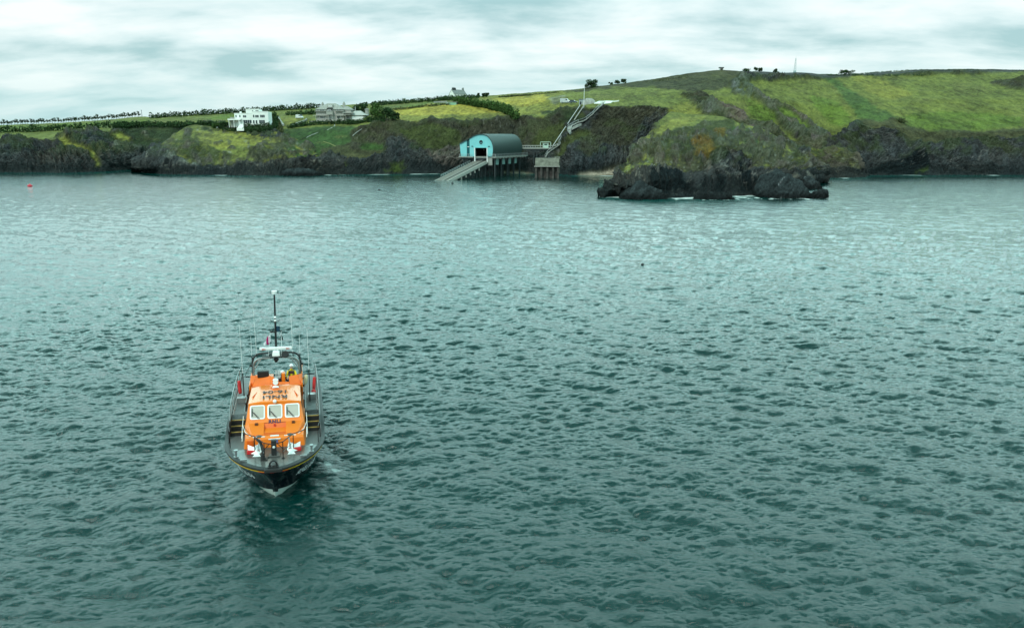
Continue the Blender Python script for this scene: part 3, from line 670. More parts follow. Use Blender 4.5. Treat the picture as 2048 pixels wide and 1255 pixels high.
# ------------------------------------------------------------------ buildings on the land
white = mat('white_render', (.78,.80,.76), .8, var=.06, scale=.4)
slate = mat('slate_roof', (.17,.19,.18), .8, var=.2, scale=1.5)
glassd = mat('dark_glass', (.02,.035,.04), .15, var=.2)
stone = mat('grey_stone', (.30,.30,.27), .9, var=.25, scale=1.2, bump=.4)
concrete = mat('concrete', (.27,.285,.26), .9, var=.22, scale=.8, bump=.3)
steel = mat('galvanised_steel', (.45,.47,.47), .45, .6, var=.1)
darkst = mat('dark_steel', (.02,.028,.03), .6, var=.3)
whitep = mat('white_paint', (.75,.77,.75), .4, var=.04)
def bx(par, name, m, *a, bevel=0): return MB().box(*a).build(name, m, par, bevel=bevel)
def win(par, x, z, w_, h_, y=-.02, m=glassd, fr=whitep, mull=1):
    f = MB(); t = .12
    f.box(x-w_/2-t, x+w_/2+t, y-.08, y+.05, z-t, z); f.box(x-w_/2-t, x+w_/2+t, y-.08, y+.05, z+h_, z+h_+t)
    f.box(x-w_/2-t, x-w_/2, y-.08, y+.05, z, z+h_); f.box(x+w_/2, x+w_/2+t, y-.08, y+.05, z, z+h_)
    for k in range(mull): xx = x-w_/2+w_*(k+1)/(mull+1); f.box(xx-.05, xx+.05, y-.07, y+.05, z, z+h_)
    o = f.build('window', fr, par); MB().box(x-w_/2, x+w_/2, y-.03, y+.05, z, z+h_).build('pane', m, o); return o
# white flat-roofed house
g0 = G(508, 250); S = .291
hw = empty('modern_house', (g0.x, g0.y, g0.z-.3), R(4), 'white flat-roofed three-storey house on the clifftop', 'house')
px_ = lambda x: (x-508)*S
pz_ = lambda r: (250-r)*S*1.0+.3
bx(hw, 'wall', white, px_(477), px_(510), 0, 8, -1, pz_(229.4))
bx(hw, 'wall', white, px_(510), px_(539), -.4, 8, -1, pz_(226))
bx(hw, 'tower', white, px_(498), px_(522.5), .6, 7, pz_(229.4), pz_(221.7))
for a in [(477,510,229.4,0),(510,539,226,-.4),(498,522.5,221.7,.6)]:
    bx(hw, 'parapet', white, px_(a[0])-.15, px_(a[1])+.15, a[3]-.15, a[3]+.15, pz_(a[2]), pz_(a[2])+.25)
bx(hw, 'canopy', white, px_(467), px_(490), -3, 0, pz_(241.5), pz_(239))
bx(hw, 'terrace', stone, px_(469), px_(477), -.6, 6, -1, pz_(236))
for x in (469, 478, 487): MB().box(px_(x)-.12, px_(x)+.12, -2.9, -2.66, -1, pz_(241.5)).build('post', whitep, hw)
bx(hw, 'chimney', white, px_(484), px_(487), 3, 4, pz_(229.4), pz_(225.5))
for x, r, ww, hh, y, mu in [(495.5,236,1.6,1.1,0,1),(487,236,.6,1.2,0,0),(480,236,.6,1.2,0,0),(512.5,236,.7,1.3,-.4,0),(518.5,236,1.8,1.2,-.4,1),(528.5,236,2.4,1.3,-.4,2),(518.5,227,1.6,1.1,.6,1),(510.5,227,.6,1.1,.6,0),(500,246.5,4.4,1.7,0,3),(512,247,.8,1.7,-.4,0),(517,247,.8,1.7,-.4,0),(527,247,3.0,1.8,-.4,2)]:
    win(hw, px_(x), pz_(r)-.1, ww, hh, y, mull=mu)
gs_ = MB()
for k in range(5): gs_.box(-.9-.25*k, .9+.25*k, -k*.6-.6, -k*.6, -1.5, 2.2-.55*k)
gs_.box(-1.0, -.7, -.5, .1, 0, 3.4); gs_.box(.7, 1.0, -.5, .1, 0, 3.4)
tag(gs_.build('garden_stair', white, loc=G(490, 255)+Vector((0, -1, -.3))), 'white garden stair in the hedge in front of the white house', 'stairs')
# narrow stone wall with pale top beside the lawn
def wall_along(pts, h, wd, m, name, label, cat='wall', ground=G, lift=0, kind=None):
    b = MB(); ps = [ground(*p) for p in pts]; o0 = ps[0]; rings = []
    for i, p in enumerate(ps):
        d = (ps[min(i+1, len(ps)-1)]-ps[max(i-1, 0)]); d.z = 0; d.normalize(); n = Vector((d.y, -d.x, 0))*wd/2; q = p-o0+Vector((0, 0, lift))
        rings.append([q-n-Vector((0, 0, .6)), q+n-Vector((0, 0, .6)), q+n+Vector((0, 0, h)), q-n+Vector((0, 0, h))])
    b.loft(rings); o = b.build(name, m, loc=o0); return tag(o, label, cat, None, kind)
wall_along([(556,236),(560,243),(565,252)], 1.0, 1.6, stone, 'stone_wall', 'pale flat-topped stone wall between the lawn and the brown hedge')
wall_along([(583,252),(600,247),(610,243),(614,240)], 1.0, .5, stone, 'stone_wall', 'pale diagonal garden wall between the lawn and the grey mansion')
wall_along([(618,245),(640,243.5),(670,243),(700,242.5),(725,240)], .8, .5, stone, 'terrace_wall', 'low pale terrace wall along the foot of the grey mansion')
wall_along([(868,206),(880,205.5),(893,205)], 1.0, .6, stone, 'stone_wall', 'short stone wall left of the green shed')
wall_along([(418,255.5),(440,256)], .6, .4, white, 'garden_wall', 'thin white garden wall left of the white house')
# grey mansion
g0 = G(672, 241); S = .284
hm = empty('mansion', (g0.x, g0.y, g0.z-.3), R(-3), 'large grey hipped-roof mansion with verandahs and corner turret', 'house')
mx_ = lambda x: (x-672)*S
mz_ = lambda r: (241-r)*S+.3
def hip(par, x0, x1, y0, y1, z0, z1, rx0, rx1, m=slate, name='roof'):
    ym = (y0+y1)/2
    return MB().add([(x0,y0,z0),(x1,y0,z0),(x1,y1,z0),(x0,y1,z0),(rx0,ym-.4,z1),(rx1,ym-.4,z1),(rx1,ym+.4,z1),(rx0,ym+.4,z1)], [(3,2,1,0),(0,1,5,4),(1,2,6,5),(2,3,7,6),(3,0,4,7),(4,5,6,7)]).build(name, m, par)
mroof = mat('mansion_roof', (.30,.30,.27), .85, var=.2, scale=1.2)
mwall = mat('mansion_wall', (.36,.35,.32), .9, var=.2, scale=1.0)
pale = mat('pale_trim', (.33,.335,.30), .8, var=.1)
bx(hm, 'wall', mwall, mx_(632), mx_(690), 0, 10, -1.5, mz_(219))
hip(hm, mx_(630), mx_(691), -.7, 10.7, mz_(219), mz_(206.3), mx_(652), mx_(669), mroof)
bx(hm, 'wing', mwall, mx_(690), mx_(703), 1.5, 9, -1.5, mz_(219.5))
hip(hm, mx_(680), mx_(705), 1, 10, mz_(219.5), mz_(212), mx_(690), mx_(694), mroof)
bx(hm, 'garden_room', pale, mx_(704), mx_(731), 1.2, 8, -1.5, mz_(230.5))
hip(hm, mx_(702), mx_(734.5), .4, 8.8, mz_(230.5), mz_(221.3), mx_(709), mx_(721.5), mat('garden_room_roof', (.42,.43,.40), .8, var=.15))
bx(hm, 'balcony', pale, mx_(689), mx_(711), -1.2, 1.5, mz_(226.5), mz_(225)); bx(hm, 'balcony', pale, mx_(689), mx_(705), -1.4, 1.5, mz_(229.6), mz_(228.4))
tb = MB(); tb.cyl((mx_(730), 9.5, 0), (mx_(730), 9.5, mz_(218.5)), 1.1, 1.1, 14); tu = tb.build('turret', pale, hm, True)
MB().cyl((mx_(730), 9.5, mz_(218.5)), (mx_(730), 9.5, mz_(215)), 1.6, .1, 14).build('turret_roof', mroof, tu, True)
for x, r0, r1 in ((640, 204, 214), (685, 203.5, 213)):
    cb_ = MB().box(mx_(x)-.7, mx_(x)+.7, 6, 7.2, mz_(r1)-2, mz_(r0+3)); cb_.ball((mx_(x), 6.6, mz_(r0+3)), .62, 10, 6, (1, 1, 2.0)); cb_.build('chimney', stone, hm)
MB().cyl((mx_(712.5), 2, mz_(221)), (mx_(712.5), 2, mz_(213.3)), .12, .1, 8).build('flagpole', whitep, hm)
dm = bx(hm, 'dormer', pale, mx_(656.5), mx_(667), .5, 4, mz_(215), mz_(209.4))
for k in range(4): MB().box(mx_(658+2*k)+.05, mx_(659.4+2*k), .42, .52, mz_(213.8), mz_(210.4)).build('window', whitep, dm)
bx(hm, 'balcony', darkst, mx_(656), mx_(668), -1.2, .6, mz_(218.3), mz_(216.2))
for x0, x1, r in ((631, 656, 223), (673, 690, 223), (627, 655, 231.5), (674, 695, 231.5)):
    bx(hm, 'verandah_roof', pale, mx_(x0), mx_(x1), -1.3, .1, mz_(r), mz_(r)+.3)
pr = bx(hm, 'porch', pale, mx_(656), mx_(669), -2.4, .2, mz_(229.5), mz_(223.5))
MB().add([(mx_(655.5),-2.6,mz_(223.5)),(mx_(669.5),-2.6,mz_(223.5)),(mx_(662.5),-2.2,mz_(220)),(mx_(655.5),.3,mz_(223.5)),(mx_(669.5),.3,mz_(223.5)),(mx_(662.5),.3,mz_(220))],[(0,1,2),(3,5,4),(0,2,5,3),(1,4,5,2),(0,3,4,1)]).build('gable', mroof, pr)
for x in (656.8, 660, 665.5, 668.5): MB().cyl((mx_(x), -2.2, -1), (mx_(x), -2.2, mz_(229.5)), .16, .14, 8).build('column', pale, hm)
for x in (632, 640, 648, 676, 684, 694): MB().cyl((mx_(x), -1.2, -1), (mx_(x), -1.2, mz_(231.5)), .09, .09, 6).build('post', pale, hm)
for x, r, ww, hh in [(645,236.8,2.6,1.3),(680,236.8,2.4,1.3),(645,222.6,2.6,.9),(680,222.6,2.2,.9),(662.5,223,1.6,.9),(662.5,239,1.6,2.3)]:
    win(hm, mx_(x), mz_(r), ww, hh, 0 if x != 662.5 or r > 230 else -2.45, mull=3)
for x in (707, 711, 715, 719, 723, 727): win(hm, mx_(x), mz_(238), .9, 1.6, 1.2, m=whitep, mull=0)
for x in (696, 699): win(hm, mx_(x), mz_(238), .7, 1.9, 1.5, mull=0)
# farmhouse on the skyline
g0 = G(916, 196); S = .39
hf = empty('farmhouse', (g0.x, g0.y+3, g0.z-.4), R(36), 'white farmhouse with grey slate roof standing on the skyline', 'house')
bx(hf, 'wall', white, -6, 5.2, -3.4, 3.4, -1, 3.6)
MB().add([(-6,-3.4,3.6),(-6,3.4,3.6),(-6,0,6.6),(-5.9,-3.4,3.6),(-5.9,3.4,3.6),(-5.9,0,6.6)],[(0,1,2),(3,5,4),(0,2,5,3),(1,4,5,2),(0,3,4,1)]).build('gable', white, hf)
MB().add([(5.2,-3.4,3.6),(5.2,3.4,3.6),(5.2,0,6.6),(5.1,-3.4,3.6),(5.1,3.4,3.6),(5.1,0,6.6)],[(0,1,2),(3,5,4),(0,2,5,3),(1,4,5,2),(0,3,4,1)]).build('gable', white, hf)
rf = MB().add([(-6.2,-3.8,3.35),(5.4,-3.8,3.35),(5.4,0,6.75),(-6.2,0,6.75),(-6.2,3.8,3.35),(5.4,3.8,3.35),(-6.2,-3.8,3.2),(5.4,-3.8,3.2),(5.4,0,6.6),(-6.2,0,6.6),(-6.2,3.8,3.2),(5.4,3.8,3.2)],
  [(0,1,2,3),(3,2,5,4),(6,9,8,7),(9,10,11,8),(0,6,7,1),(4,5,11,10),(0,3,9,6),(3,4,10,9),(1,7,8,2),(2,8,11,5)]).build('roof', slate, hf)
for x, w_ in ((-3.5, 1.9), (4.5, .7)):
    c = MB().box(x-w_, x+w_*.6, -.6, .6, 5.8, 8.0); [c.cyl((x-w_+.5+k*.8, 0, 8), (x-w_+.5+k*.8, 0, 8.5), .2, .17, 8) for k in range(2 if w_ < 1 else 3)]; c.build('chimney', darkst if w_ > 1 else slate, rf)
for x in (-4.5, -2, .5, 3): win(hf, x, 1.5, .9, 1.3, -3.42)
for y in (-1.6, 1.6):
    f = MB().box(5.18, 5.28, y-.5, y+.5, 2.2, 3.6).build('window', slate, hf)
# green shed
g0 = G(904, 210)
hs = empty('field_shed', g0+Vector((0, 0, -.3)), R(-8), 'pale green low shed at the top corner of the yellow field', 'shed')
bx(hs, 'wall', mat('green_sheet', (.22,.42,.30), .6, var=.15), -3.6, 3.0, 0, 3, 0, 1.9); bx(hs, 'roof', pale, -3.9, 3.6, -.3, 3.3, 1.9, 2.1); bx(hs, 'door', darkst, 3.0, 3.5, .1, 2.8, 0, 1.8)
bx(hs, 'door', whitep, -3.0, -2.2, -.06, .02, 0, 1.6)
# vehicles
paintw = mat('white_vehicle_paint', (.62,.64,.62), .25, var=.03, coat=.5); paintd = mat('dark_vehicle_paint', (.05,.07,.08), .25, var=.05, coat=.5); paints = mat('silver_vehicle_paint', (.5,.54,.52), .3, .3, var=.05, coat=.5)
tyre = mat('tyre_rubber', (.015,.015,.015), .8)
def car(g, rz, body, label, cat, van=False, name='parked_car'):
    o = empty(name, g, rz, label, cat)
    if van: pr_ = [(-2.6,.35),(-2.6,2.2),(-2.45,2.35),(1.0,2.35),(1.7,1.45),(2.6,1.15),(2.7,.7),(2.7,.35)]
    else: pr_ = [(-2.1,.35),(-2.15,.95),(-1.8,1.0),(-1.5,1.5),(.3,1.52),(1.0,1.0),(1.95,.9),(2.1,.6),(2.1,.35)]
    MB().prism(pr_, lambda x, z: Vector((x, -.88, z)), lambda x, z: Vector((x, .88, z))).build('body', body, o, bevel=.08)
    if van: MB().prism([(.4,1.45),(.4,2.1),(1.02,2.1),(1.5,1.5)], lambda x, z: Vector((x, -.9, z)), lambda x, z: Vector((x, .9, z))).build('side_window', glassd, o)
    else: MB().prism([(-1.5,1.02),(-1.35,1.42),(.22,1.44),(.75,1.02)], lambda x, z: Vector((x, -.9, z)), lambda x, z: Vector((x, .9, z))).build('side_window', glassd, o)
    x0 = 1.06 if van else .42
    a_, b_2 = ((1.03,2.3),(1.68,1.5)) if van else ((.34,1.5),(.98,1.04))
    MB().add([(a_[0]+.02,-.75,a_[1]),(a_[0]+.02,.75,a_[1]),(b_2[0]+.03,.78,b_2[1]),(b_2[0]+.03,-.78,b_2[1])],[(0,1,2,3)]).build('windscreen', glassd, o)
    for x in (-1.5, 1.6 if van else 1.35):
        for s in (-1, 1):
            wv = MB().cyl((x, s*.72, .34), (x, s*.92, .34), .34, .34, 14).build('wheel', tyre, o); MB().cyl((x, s*.9, .34), (x, s*.935, .34), .2, .2, 10).build('rim', steel, wv)
    for s in (-1, 1): MB().box(2.68 if van else 2.06, 2.74 if van else 2.13, s*.62-.15, s*.62+.15, .72, .88).build('headlight', whitep, o)
    return o
car(G(600, 237.5)+Vector((0,0,.1)), R(-35), paintw, 'white van parked behind the lawn beside the grey mansion', 'van', True, 'parked_van')
car(G(1131, 207)+Vector((0,0,.15)), R(-20), paints, 'pale silver van parked left of the grey hut by the flagpole', 'van', True, 'parked_van')
car(G(1147, 207)+Vector((0,0,.15)), R(-20), paintd, 'dark car parked between the silver van and the grey hut', 'car')
# hut, mound, flagpole, white apron on the cliff above the station
g0 = G(1165, 209)
hh_ = empty('cliff_hut', g0+Vector((0, 0, -.6)), R(-15), 'grey flat-fronted hut at the head of the inclined rails', 'hut')
gw = mat('hut_panel', (.30,.36,.36), .8, var=.15)
bx(hh_, 'wall', gw, -2.0, 1.8, 0, 3, 0, 3.0); bx(hh_, 'roof', slate, -2.2, 2.0, -.3, 3.2, 3.0, 3.2); bx(hh_, 'door', darkst, -1.6, -.7, -.05, .02, 0, 2.0)
bx(hh_, 'base', darkst, -2.4, 2.4, -1, 0, -1.6, 0)
mo = MB(); mo.ball((0, 0, 0), 1, 20, 10, (3.8, 3, 3.4)); tag(mo.build('stone_store', stone, smooth=True, loc=G(1178, 208)+Vector((0, 2, -.4))), 'low round-topped stone store right of the flagpole', 'store')
gp = G(1167.5, 215); topz = at(1168, 176, gp.y).z
fp = empty('flagpole', gp, 0, 'tall white flagpole standing in front of the grey hut', 'flagpole')
MB().cyl((0, 0, -.3), (.15, 0, topz-gp.z), .17, .09, 10).build('pole', whitep, fp); MB().ball((.15, 0, topz-gp.z), .16).build('finial', whitep, fp)
wall_along([(1192,207.5),(1200,204.5),(1214,203.5),(1226,204),(1238,202.5)], .5, .5, white, 'white_wall', 'low white wall along the back of the clifftop apron')
ap = MB(); q = [G(*p) for p in ((1188,207.8),(1198,203.5),(1226,203),(1222,206.5),(1205,208.5))]; o0 = q[0]
ap.add([p-o0+Vector((0, 0, .35)) for p in q]+[p-o0+Vector((0, 0, -.5)) for p in q], [(0,1,2,3,4)]+[(i, (i+1) % 5, (i+1) % 5+5, i+5) for i in range(5)])
tag(ap.build('apron', white, loc=o0), 'white painted concrete apron at the head of the cliff stairs', 'apron')
# steps, path strips
def strip(pts, wd, m, name, label, cat, lift=.35, rail=False, thick=.5):
    ps = [G(*p) for p in pts]; o0 = ps[0].copy(); root = empty(name, o0, 0, label, cat); pts3 = []
    for i in range(len(ps)-1):
        n = max(1, int((ps[i+1]-ps[i]).length/1.5))
        for k in range(n): pts3.append(ps[i].lerp(ps[i+1], k/n))
    pts3.append(ps[-1]); rings = []; lr = [[], []]
    for i, p in enumerate(pts3):
        d = pts3[min(i+1, len(pts3)-1)]-pts3[max(i-1, 0)]; d.z = 0; d.normalize(); n = Vector((d.y, -d.x, 0))*wd/2; q = p-o0+Vector((0, -.3, lift))
        rings.append([q-n-Vector((0, 0, thick)), q+n-Vector((0, 0, thick)), q+n, q-n]); lr[0].append(q-n); lr[1].append(q+n)
    MB().loft(rings).build('tread', m, root)
    if rail:
        for l in lr:
            b = MB(); b.tube([v+Vector((0, 0, .95)) for v in l], .06, 5)
            for v in l[::2]: b.cyl(v, v+Vector((0, 0, .95)), .05, .05, 5)
            b.build('handrail', steel, root)
    return root
strip([(1207,209),(1199,218),(1193,225),(1188,231),(1183,234),(1174,241),(1166,245),(1158,247),(1150,252),(1145,257)], 1.3, concrete, 'cliff_stairs', 'upper flight of pale concrete stairs winding down from the white apron', 'stairs', .8, True)
strip([(1160,251),(1153,255),(1147,260)], 3.0, concrete, 'stair_landing', 'wide pale concrete landing halfway down the cliff', 'landing', .9, False, 1)
strip([(1146,256),(1145,263),(1145,271)], 1.9, concrete, 'cliff_stairs', 'short steep concrete flight below the wide landing', 'stairs', 1.0, True)
strip([(1129,278),(1125,285),(1122,292)], 1.9, concrete, 'cliff_stairs', 'short pale flight just above the end of the footbridge', 'stairs', 1.0, True)
strip([(1122,292),(1114,298),(1106,304),(1100,309),(1094,317)], 1.5, concrete, 'cliff_stairs', 'lowest flight of stairs running down to the concrete landing block', 'stairs', 1.0, True)
def path(pts, wd, name, label, m=stone): return strip(pts, wd, m, name, label, 'path', .10, False, .3)
path([(669,249),(670,252),(664,256),(656,260)], .45, 'footpath', 'pale curved path below the grey mansion')
path([(636,265),(624,270),(613,275)], .35, 'footpath', 'straight pale path segment crossing the green slope')
path([(648,283),(660,287),(672,292)], .35, 'footpath', 'faint yellowish path low on the green slope', mat('worn_turf', (.20,.20,.07), .9))
path([(726,258),(716,264),(708,271)], .35, 'footpath', 'short path on the slope right of the grey mansion')
# ------------------------------------------------------------------ lifeboat station
TH = R(25.3)
bo = Vector(((955-1024)/F*338, 345, 0))
st = empty('boathouse', bo, -TH, 'turquoise-fronted boathouse with curved dark roof on piles over the sea', 'boathouse')
turq = mat('turquoise_render', (.20,.56,.58), .6, var=.05, scale=.6)
rmat = mat('boathouse_roof', (.03,.055,.052), .6, var=.15, scale=.8, stretch=(.2, 6, .2), bump=.2)
prof = [(-9.0,14.6),(-7,15.5),(-5,16.4),(-3.4,17.2),(-2,17.85),(-.8,18.3),(.5,18.6),(1.6,18.72),(2.6,18.7),(3.7,18.55),(4.8,18.2),(5.8,17.6),(6.6,16.8),(7.3,15.8),(7.85,14.6),(8.15,13.4),(8.25,12.2),(8.15,11),(7.9,9.9),(7.5,8.8)]
body = prof+[(-8.5,8.8)]
DX0, DX1, DZ = -1.1, 4.75, 12.55
fz = 8.8
# facade with a door opening: three prisms
def pinter(x): return float(np.interp(x, [p[0] for p in prof[:17]], [p[1] for p in prof[:17]]))
fl = [(-8.5,fz)]+[p for p in prof if p[0] < -5.45]+[(-5.45,pinter(-5.45)),(-5.45,fz)]
def pr(par, poly, y0, y1, name, m): return MB().prism(poly, lambda x, z: Vector((x, y0, z)), lambda x, z: Vector((x, y1, z))).build(name, m, par)
pr(st, [(-8.55,fz),(-9.0,14.5),(-7,15.4),(-5.45,16.1),(-5.45,fz)], 0, .4, 'facade_panel', turq)
pr(st, [(-5.45,fz),(-5.45,16.1),(-5,16.3),(-3.95,16.85),(-3.95,fz)], .15, .4, 'strip_window', mat('teal_glass', (.01,.09,.10), .15))
pr(st, [(-3.95,fz),(-3.95,16.85),(-2,17.75),(-1.1,18.1),(DX0,fz)], 0, .4, 'facade_panel', turq)
pr(st, [(DX0,DZ),(-1.1,18.1),(.5,18.5),(1.6,18.62),(2.6,18.6),(3.7,18.45),(DX1,18.12),(DX1,DZ)], 0, .4, 'facade_panel', turq)
pr(st, [(DX1,fz),(DX1,18.12),(5.8,17.5),(6.55,16.7),(7.2,15.7),(7.75,14.5),(8.05,13.4),(8.13,12.2),(8.03,11),(7.8,9.9),(7.4,fz)], 0, .4, 'facade_panel', turq)
# roof shell
ro = MB(); n_ = len(prof); rings = []
for y in (-.5, 30.5): rings.append([Vector((x*1.0, y, z)) for x, z in prof]+[Vector((x*.975-.0, y, z-.28)) for x, z in prof[::-1]])
ro.loft(rings); ro.build('roof', rmat, st, True)
pr(st, [(-8.4,fz)]+[(x*.96, z-.4) for x, z in prof], 30, 30.3, 'rear_wall', rmat)
bx(st, 'side_wall', rmat, -8.7, -8.45, .5, 30, fz, 14.4)
bx(st, 'floor', concrete, -8.9, 8.0, .45, 30.4, 8.25, fz); bx(st, 'ledge', concrete, -9.2, DX0-.9, -.8, .4, 8.35, fz-.02)
# round window, strip detail, lamps
cx_, cz_ = 1.9, 15.1
MB().cyl((cx_, -.12, cz_), (cx_, .1, cz_), 1.08, 1.08, 28).build('window_frame', turq, st); MB().cyl((cx_, -.16, cz_), (cx_, 0, cz_), .9, .9, 28).build('round_window', glassd, st)
wl = MB()
for k in range(5): wl.box(cx_-.5+k*.22, cx_-.36+k*.22, -.19, -.17, cz_-.32, cz_-.12)
wl.build('crest', turq, st)
bx(st, 'sign_plate', whitep, -5.15, -4.2, .05, .14, 12.9, 13.15)
for x in (-2.5, 5.9): MB().box(x-.35, x+.35, -.3, 0, 13.1, 13.45).build('lamp', darkst, st)
# door surround and interior
for x in (DX0-.45, DX1): bx(st, 'door_jamb', whitep, x, x+.45, -.25, .5, 6.0, DZ+.1)
bx(st, 'lintel', turq, DX0-.45, DX1+.45, -.2, .45, DZ+.1, DZ+.5)
inn = mat('interior', (.03,.035,.035), .9)
bx(st, 'interior_wall', inn, DX0-2, DX1+2, 12, 12.2, 6, 13.5); bx(st, 'interior_wall', inn, DX0-2.2, DX0-2, .45, 12.2, 6, 13.5); bx(st, 'interior_wall', inn, DX1+2, DX1+2.2, .45, 12.2, 6, 13.5)
bx(st, 'ceiling', inn, DX0-2, DX1+2, .45, 12, 13.3, 13.5)
MB().loft([[Vector((DX0+.35+3.1*math.sin(a), 1.2+.8*math.cos(a), z)) for a in [0.1*k for k in range(15)]]+[Vector((DX0+.35, 2.2, z))] for z in (6.2, 8.5)]).build('cradle_guard', steel, st)
for x in (1.2, 3.6): MB().ball((x, 4, 11.6), .18).build('ceiling_light', whitep, st)
# walkway on the right side with railings
bx(st, 'walkway', concrete, 7.55, 9.7, -1.0, 34, 8.35, 8.8)
rl = MB()
for z in (9.25, 9.75, 10.0): rl.box(9.6, 9.68, -1, 34, z-.04, z+.04); rl.box(5.2, 9.65, -1.0, -.92, z-.04, z+.04)
for k in range(24): rl.box(9.58, 9.68, -1+k*1.5, -.9+k*1.5, 8.8, 10.0)
for k in range(4): rl.box(5.3+k*1.4, 5.38+k*1.4, -1.02, -.9, 8.8, 10.0)
rl.build('railing', steel, st)
rl = MB()
for z in (9.3, 9.9): rl.box(-9.1, DX0-.9, -.75, -.69, z-.04, z+.04)
for k in range(8): rl.box(-9+k*.95, -8.93+k*.95, -.76, -.68, 8.8, 9.9)
rl.build('railing', steel, st)
for k in range(11): bx(st, 'corbel', concrete, 7.2, 9.9, .2+k*3.05, .75+k*3.05, 7.95, 8.34)
for k in range(4): bx(st, 'fender_panel', mat('panel%d' % k, (.22,.36,.34), .8) if k == 0 else bpy.data.materials['panel0'], 7.6, 7.9, 1.9+k*6.4, 5.7+k*6.4, 5.2, 7.9)
for i, x in enumerate((-7.5, -2.6, 2.6, 8.3)):
    for k in range(5):
        y = .8+k*6.6
        MB().cyl((x, y, -3), (x, y, 8.2), .42, .42, 12).build('pile', darkst, st, True)
for k in range(5): bx(st, 'cross_beam', darkst, -8.6, 8.9, .5+k*6.6, 1.2+k*6.6, 7.5, 8.2)
bx(st, 'apron_wall', concrete, 5.2, 7.5, -.2, .1, 5.0, 8.3)
# slipway
sl = empty('slipway', st.matrix_basis@Vector((1.8, 0, 0)), -TH, 'long timber and concrete slipway running from the boathouse door into the sea', 'slipway')
s0, s1, z0, z1 = 3.0, -40.0, 7.3, -1.2
sz = lambda y: z1+(y-s1)/(s0-s1)*(z0-z1)
def sbox(name, m, x0, x1, dz0, dz1, ya=s0, yb=s1):
    return MB().loft([[Vector((x0, y, sz(y)+dz0)), Vector((x1, y, sz(y)+dz0)), Vector((x1, y, sz(y)+dz1)), Vector((x0, y, sz(y)+dz1))] for y in (ya, yb)]).build(name, m, sl)
slm = mat('slip_deck', (.17,.16,.14), .9, var=.25, scale=1.5)
sbox('deck', slm, -3.3, .2, -.3, 0, s0, -34); sbox('keelway', darkst, .2, .9, -.35, -.15); sbox('deck', slm, .9, 2.6, -.3, 0, s0, -36)
sbox('kerb', pale, 2.6, 3.1, -.5, .25, s0, -39); sbox('kerb', pale, -3.6, -3.3, -.4, .15, s0, -38); sbox('rail_beam', pale, 3.5, 3.8, -.7, -.1, s0-2, -38.5); sbox('rail_beam', pale, -.15, .05, .0, .12)
sbox('under_beam', darkst, 2.2, 2.8, -1.2, -.5); sbox('under_beam', darkst, -3.2, -2.6, -1.2, -.4)
for k in range(9):
    y = -1-k*4.0
    MB().box(-3.6, 3.9, y-.2, y+.2, sz(y)-1.1, sz(y)-.55).build('cross_beam', darkst, sl)
    for x in (-2.9, 2.5):
        if sz(y) > -.2: MB().cyl((x, y, -3), (x, y, sz(y)-.5), .3, .3, 10).build('pile', darkst, sl)
    if 1 < k < 8: MB().box(3.5, 3.9, y-.3, y+.3, sz(y)-1.9, sz(y)-.1).build('bracket', pale, sl)
rl = MB()
for dz in (.55, 1.05): rl.tube([(-3.9, -3, sz(-3)+dz), (-3.9, -29, sz(-29)+dz)], .06, 6)
for k in range(14): y = -3-k*2; rl.cyl((-3.9, y, sz(y)-.2), (-3.9, y, sz(y)+1.05), .05, .05, 6)
rl.build('railing', steel, sl)
# footbridge
a0 = at(1041, 295, 374); a1 = G(1112, 294); a1.z = a0.z
fb = empty('footbridge', a0, math.atan2(a1.y-a0.y, a1.x-a0.x), 'pale level footbridge from the boathouse roof end to the cliff stairs', 'bridge')
Lb = (a1-a0).length+1
bx(fb, 'deck', concrete, -.5, Lb, -1, 1, -.5, 0); bx(fb, 'parapet', pale, -.5, Lb, -1.15, -1.0, -.6, -.1); bx(fb, 'top_rail', pale, -.5, Lb, -1.12, -.98, .75, 1.1)
rl = MB()
for k in range(int(Lb/1.2)): rl.box(k*1.2, k*1.2+.08, -1.08, -1.0, 0, .8); rl.box(k*1.2, k*1.2+.08, 1.0, 1.08, 0, .8)
rl.box(-.5, Lb, 1.0, 1.08, .75, .9); rl.build('railing', steel, fb)
for x in (Lb*.36, Lb*.44): bx(fb, 'pier', darkst, x, x+.5, -.6, .6, -8, -.5)
bx(fb, 'bearer', darkst, -.5, Lb, -.8, .8, -1.2, -.6)
cab = empty('lift_cabin', a1.lerp(a0, .22)+Vector((0, -.6, .3)), 0, 'small pale green cabin at the cliff end of the footbridge', 'cabin')
gsh = mat('pale_green_paint', (.45,.60,.50), .7)
fr_ = MB()
for x in (-3.2, 1.8): fr_.box(x, x+.25, -.2, .1, 0, 2.4)
fr_.box(-3.2, 2.05, -.2, .1, 2.2, 2.45); fr_.build('frame', gsh, cab); bx(cab, 'wall', gsh, -1.8, .8, -.6, 1.4, -.6, 1.7); bx(cab, 'roof', pale, -2, 1, -.8, 1.6, 1.7, 1.85); bx(cab, 'window', glassd, -1.2, .2, -.66, -.6, .8, 1.4)
# inclined rails
t0 = G(1164, 216); t1 = a1+Vector((.5, -1, 0))
ir = empty('inclined_rails', t1, 0, 'twin straight rails of the inclined hoist running up the cliff to the hut', 'rails')
d_ = t0-t1
for k, off in enumerate((-1.1, .9)):
    a_ = Vector((off, -1.0, 1.0)); MB().tube([a_, a_+d_+Vector((0, -1, .4))], .28 if k else .16, 6).build('rail', pale if k else steel, ir)
for k in range(9):
    p = d_*(k+.5)/9; MB().box(p.x-1.3, p.x+1.1, p.y-1.0, p.y-.7, p.z+.7, p.z+.95).build('sleeper', darkst, ir)
    MB().cyl((p.x, p.y-.8, p.z-2.5), (p.x, p.y-.8, p.z+.8), .15, .15, 6).build('support', darkst, ir)
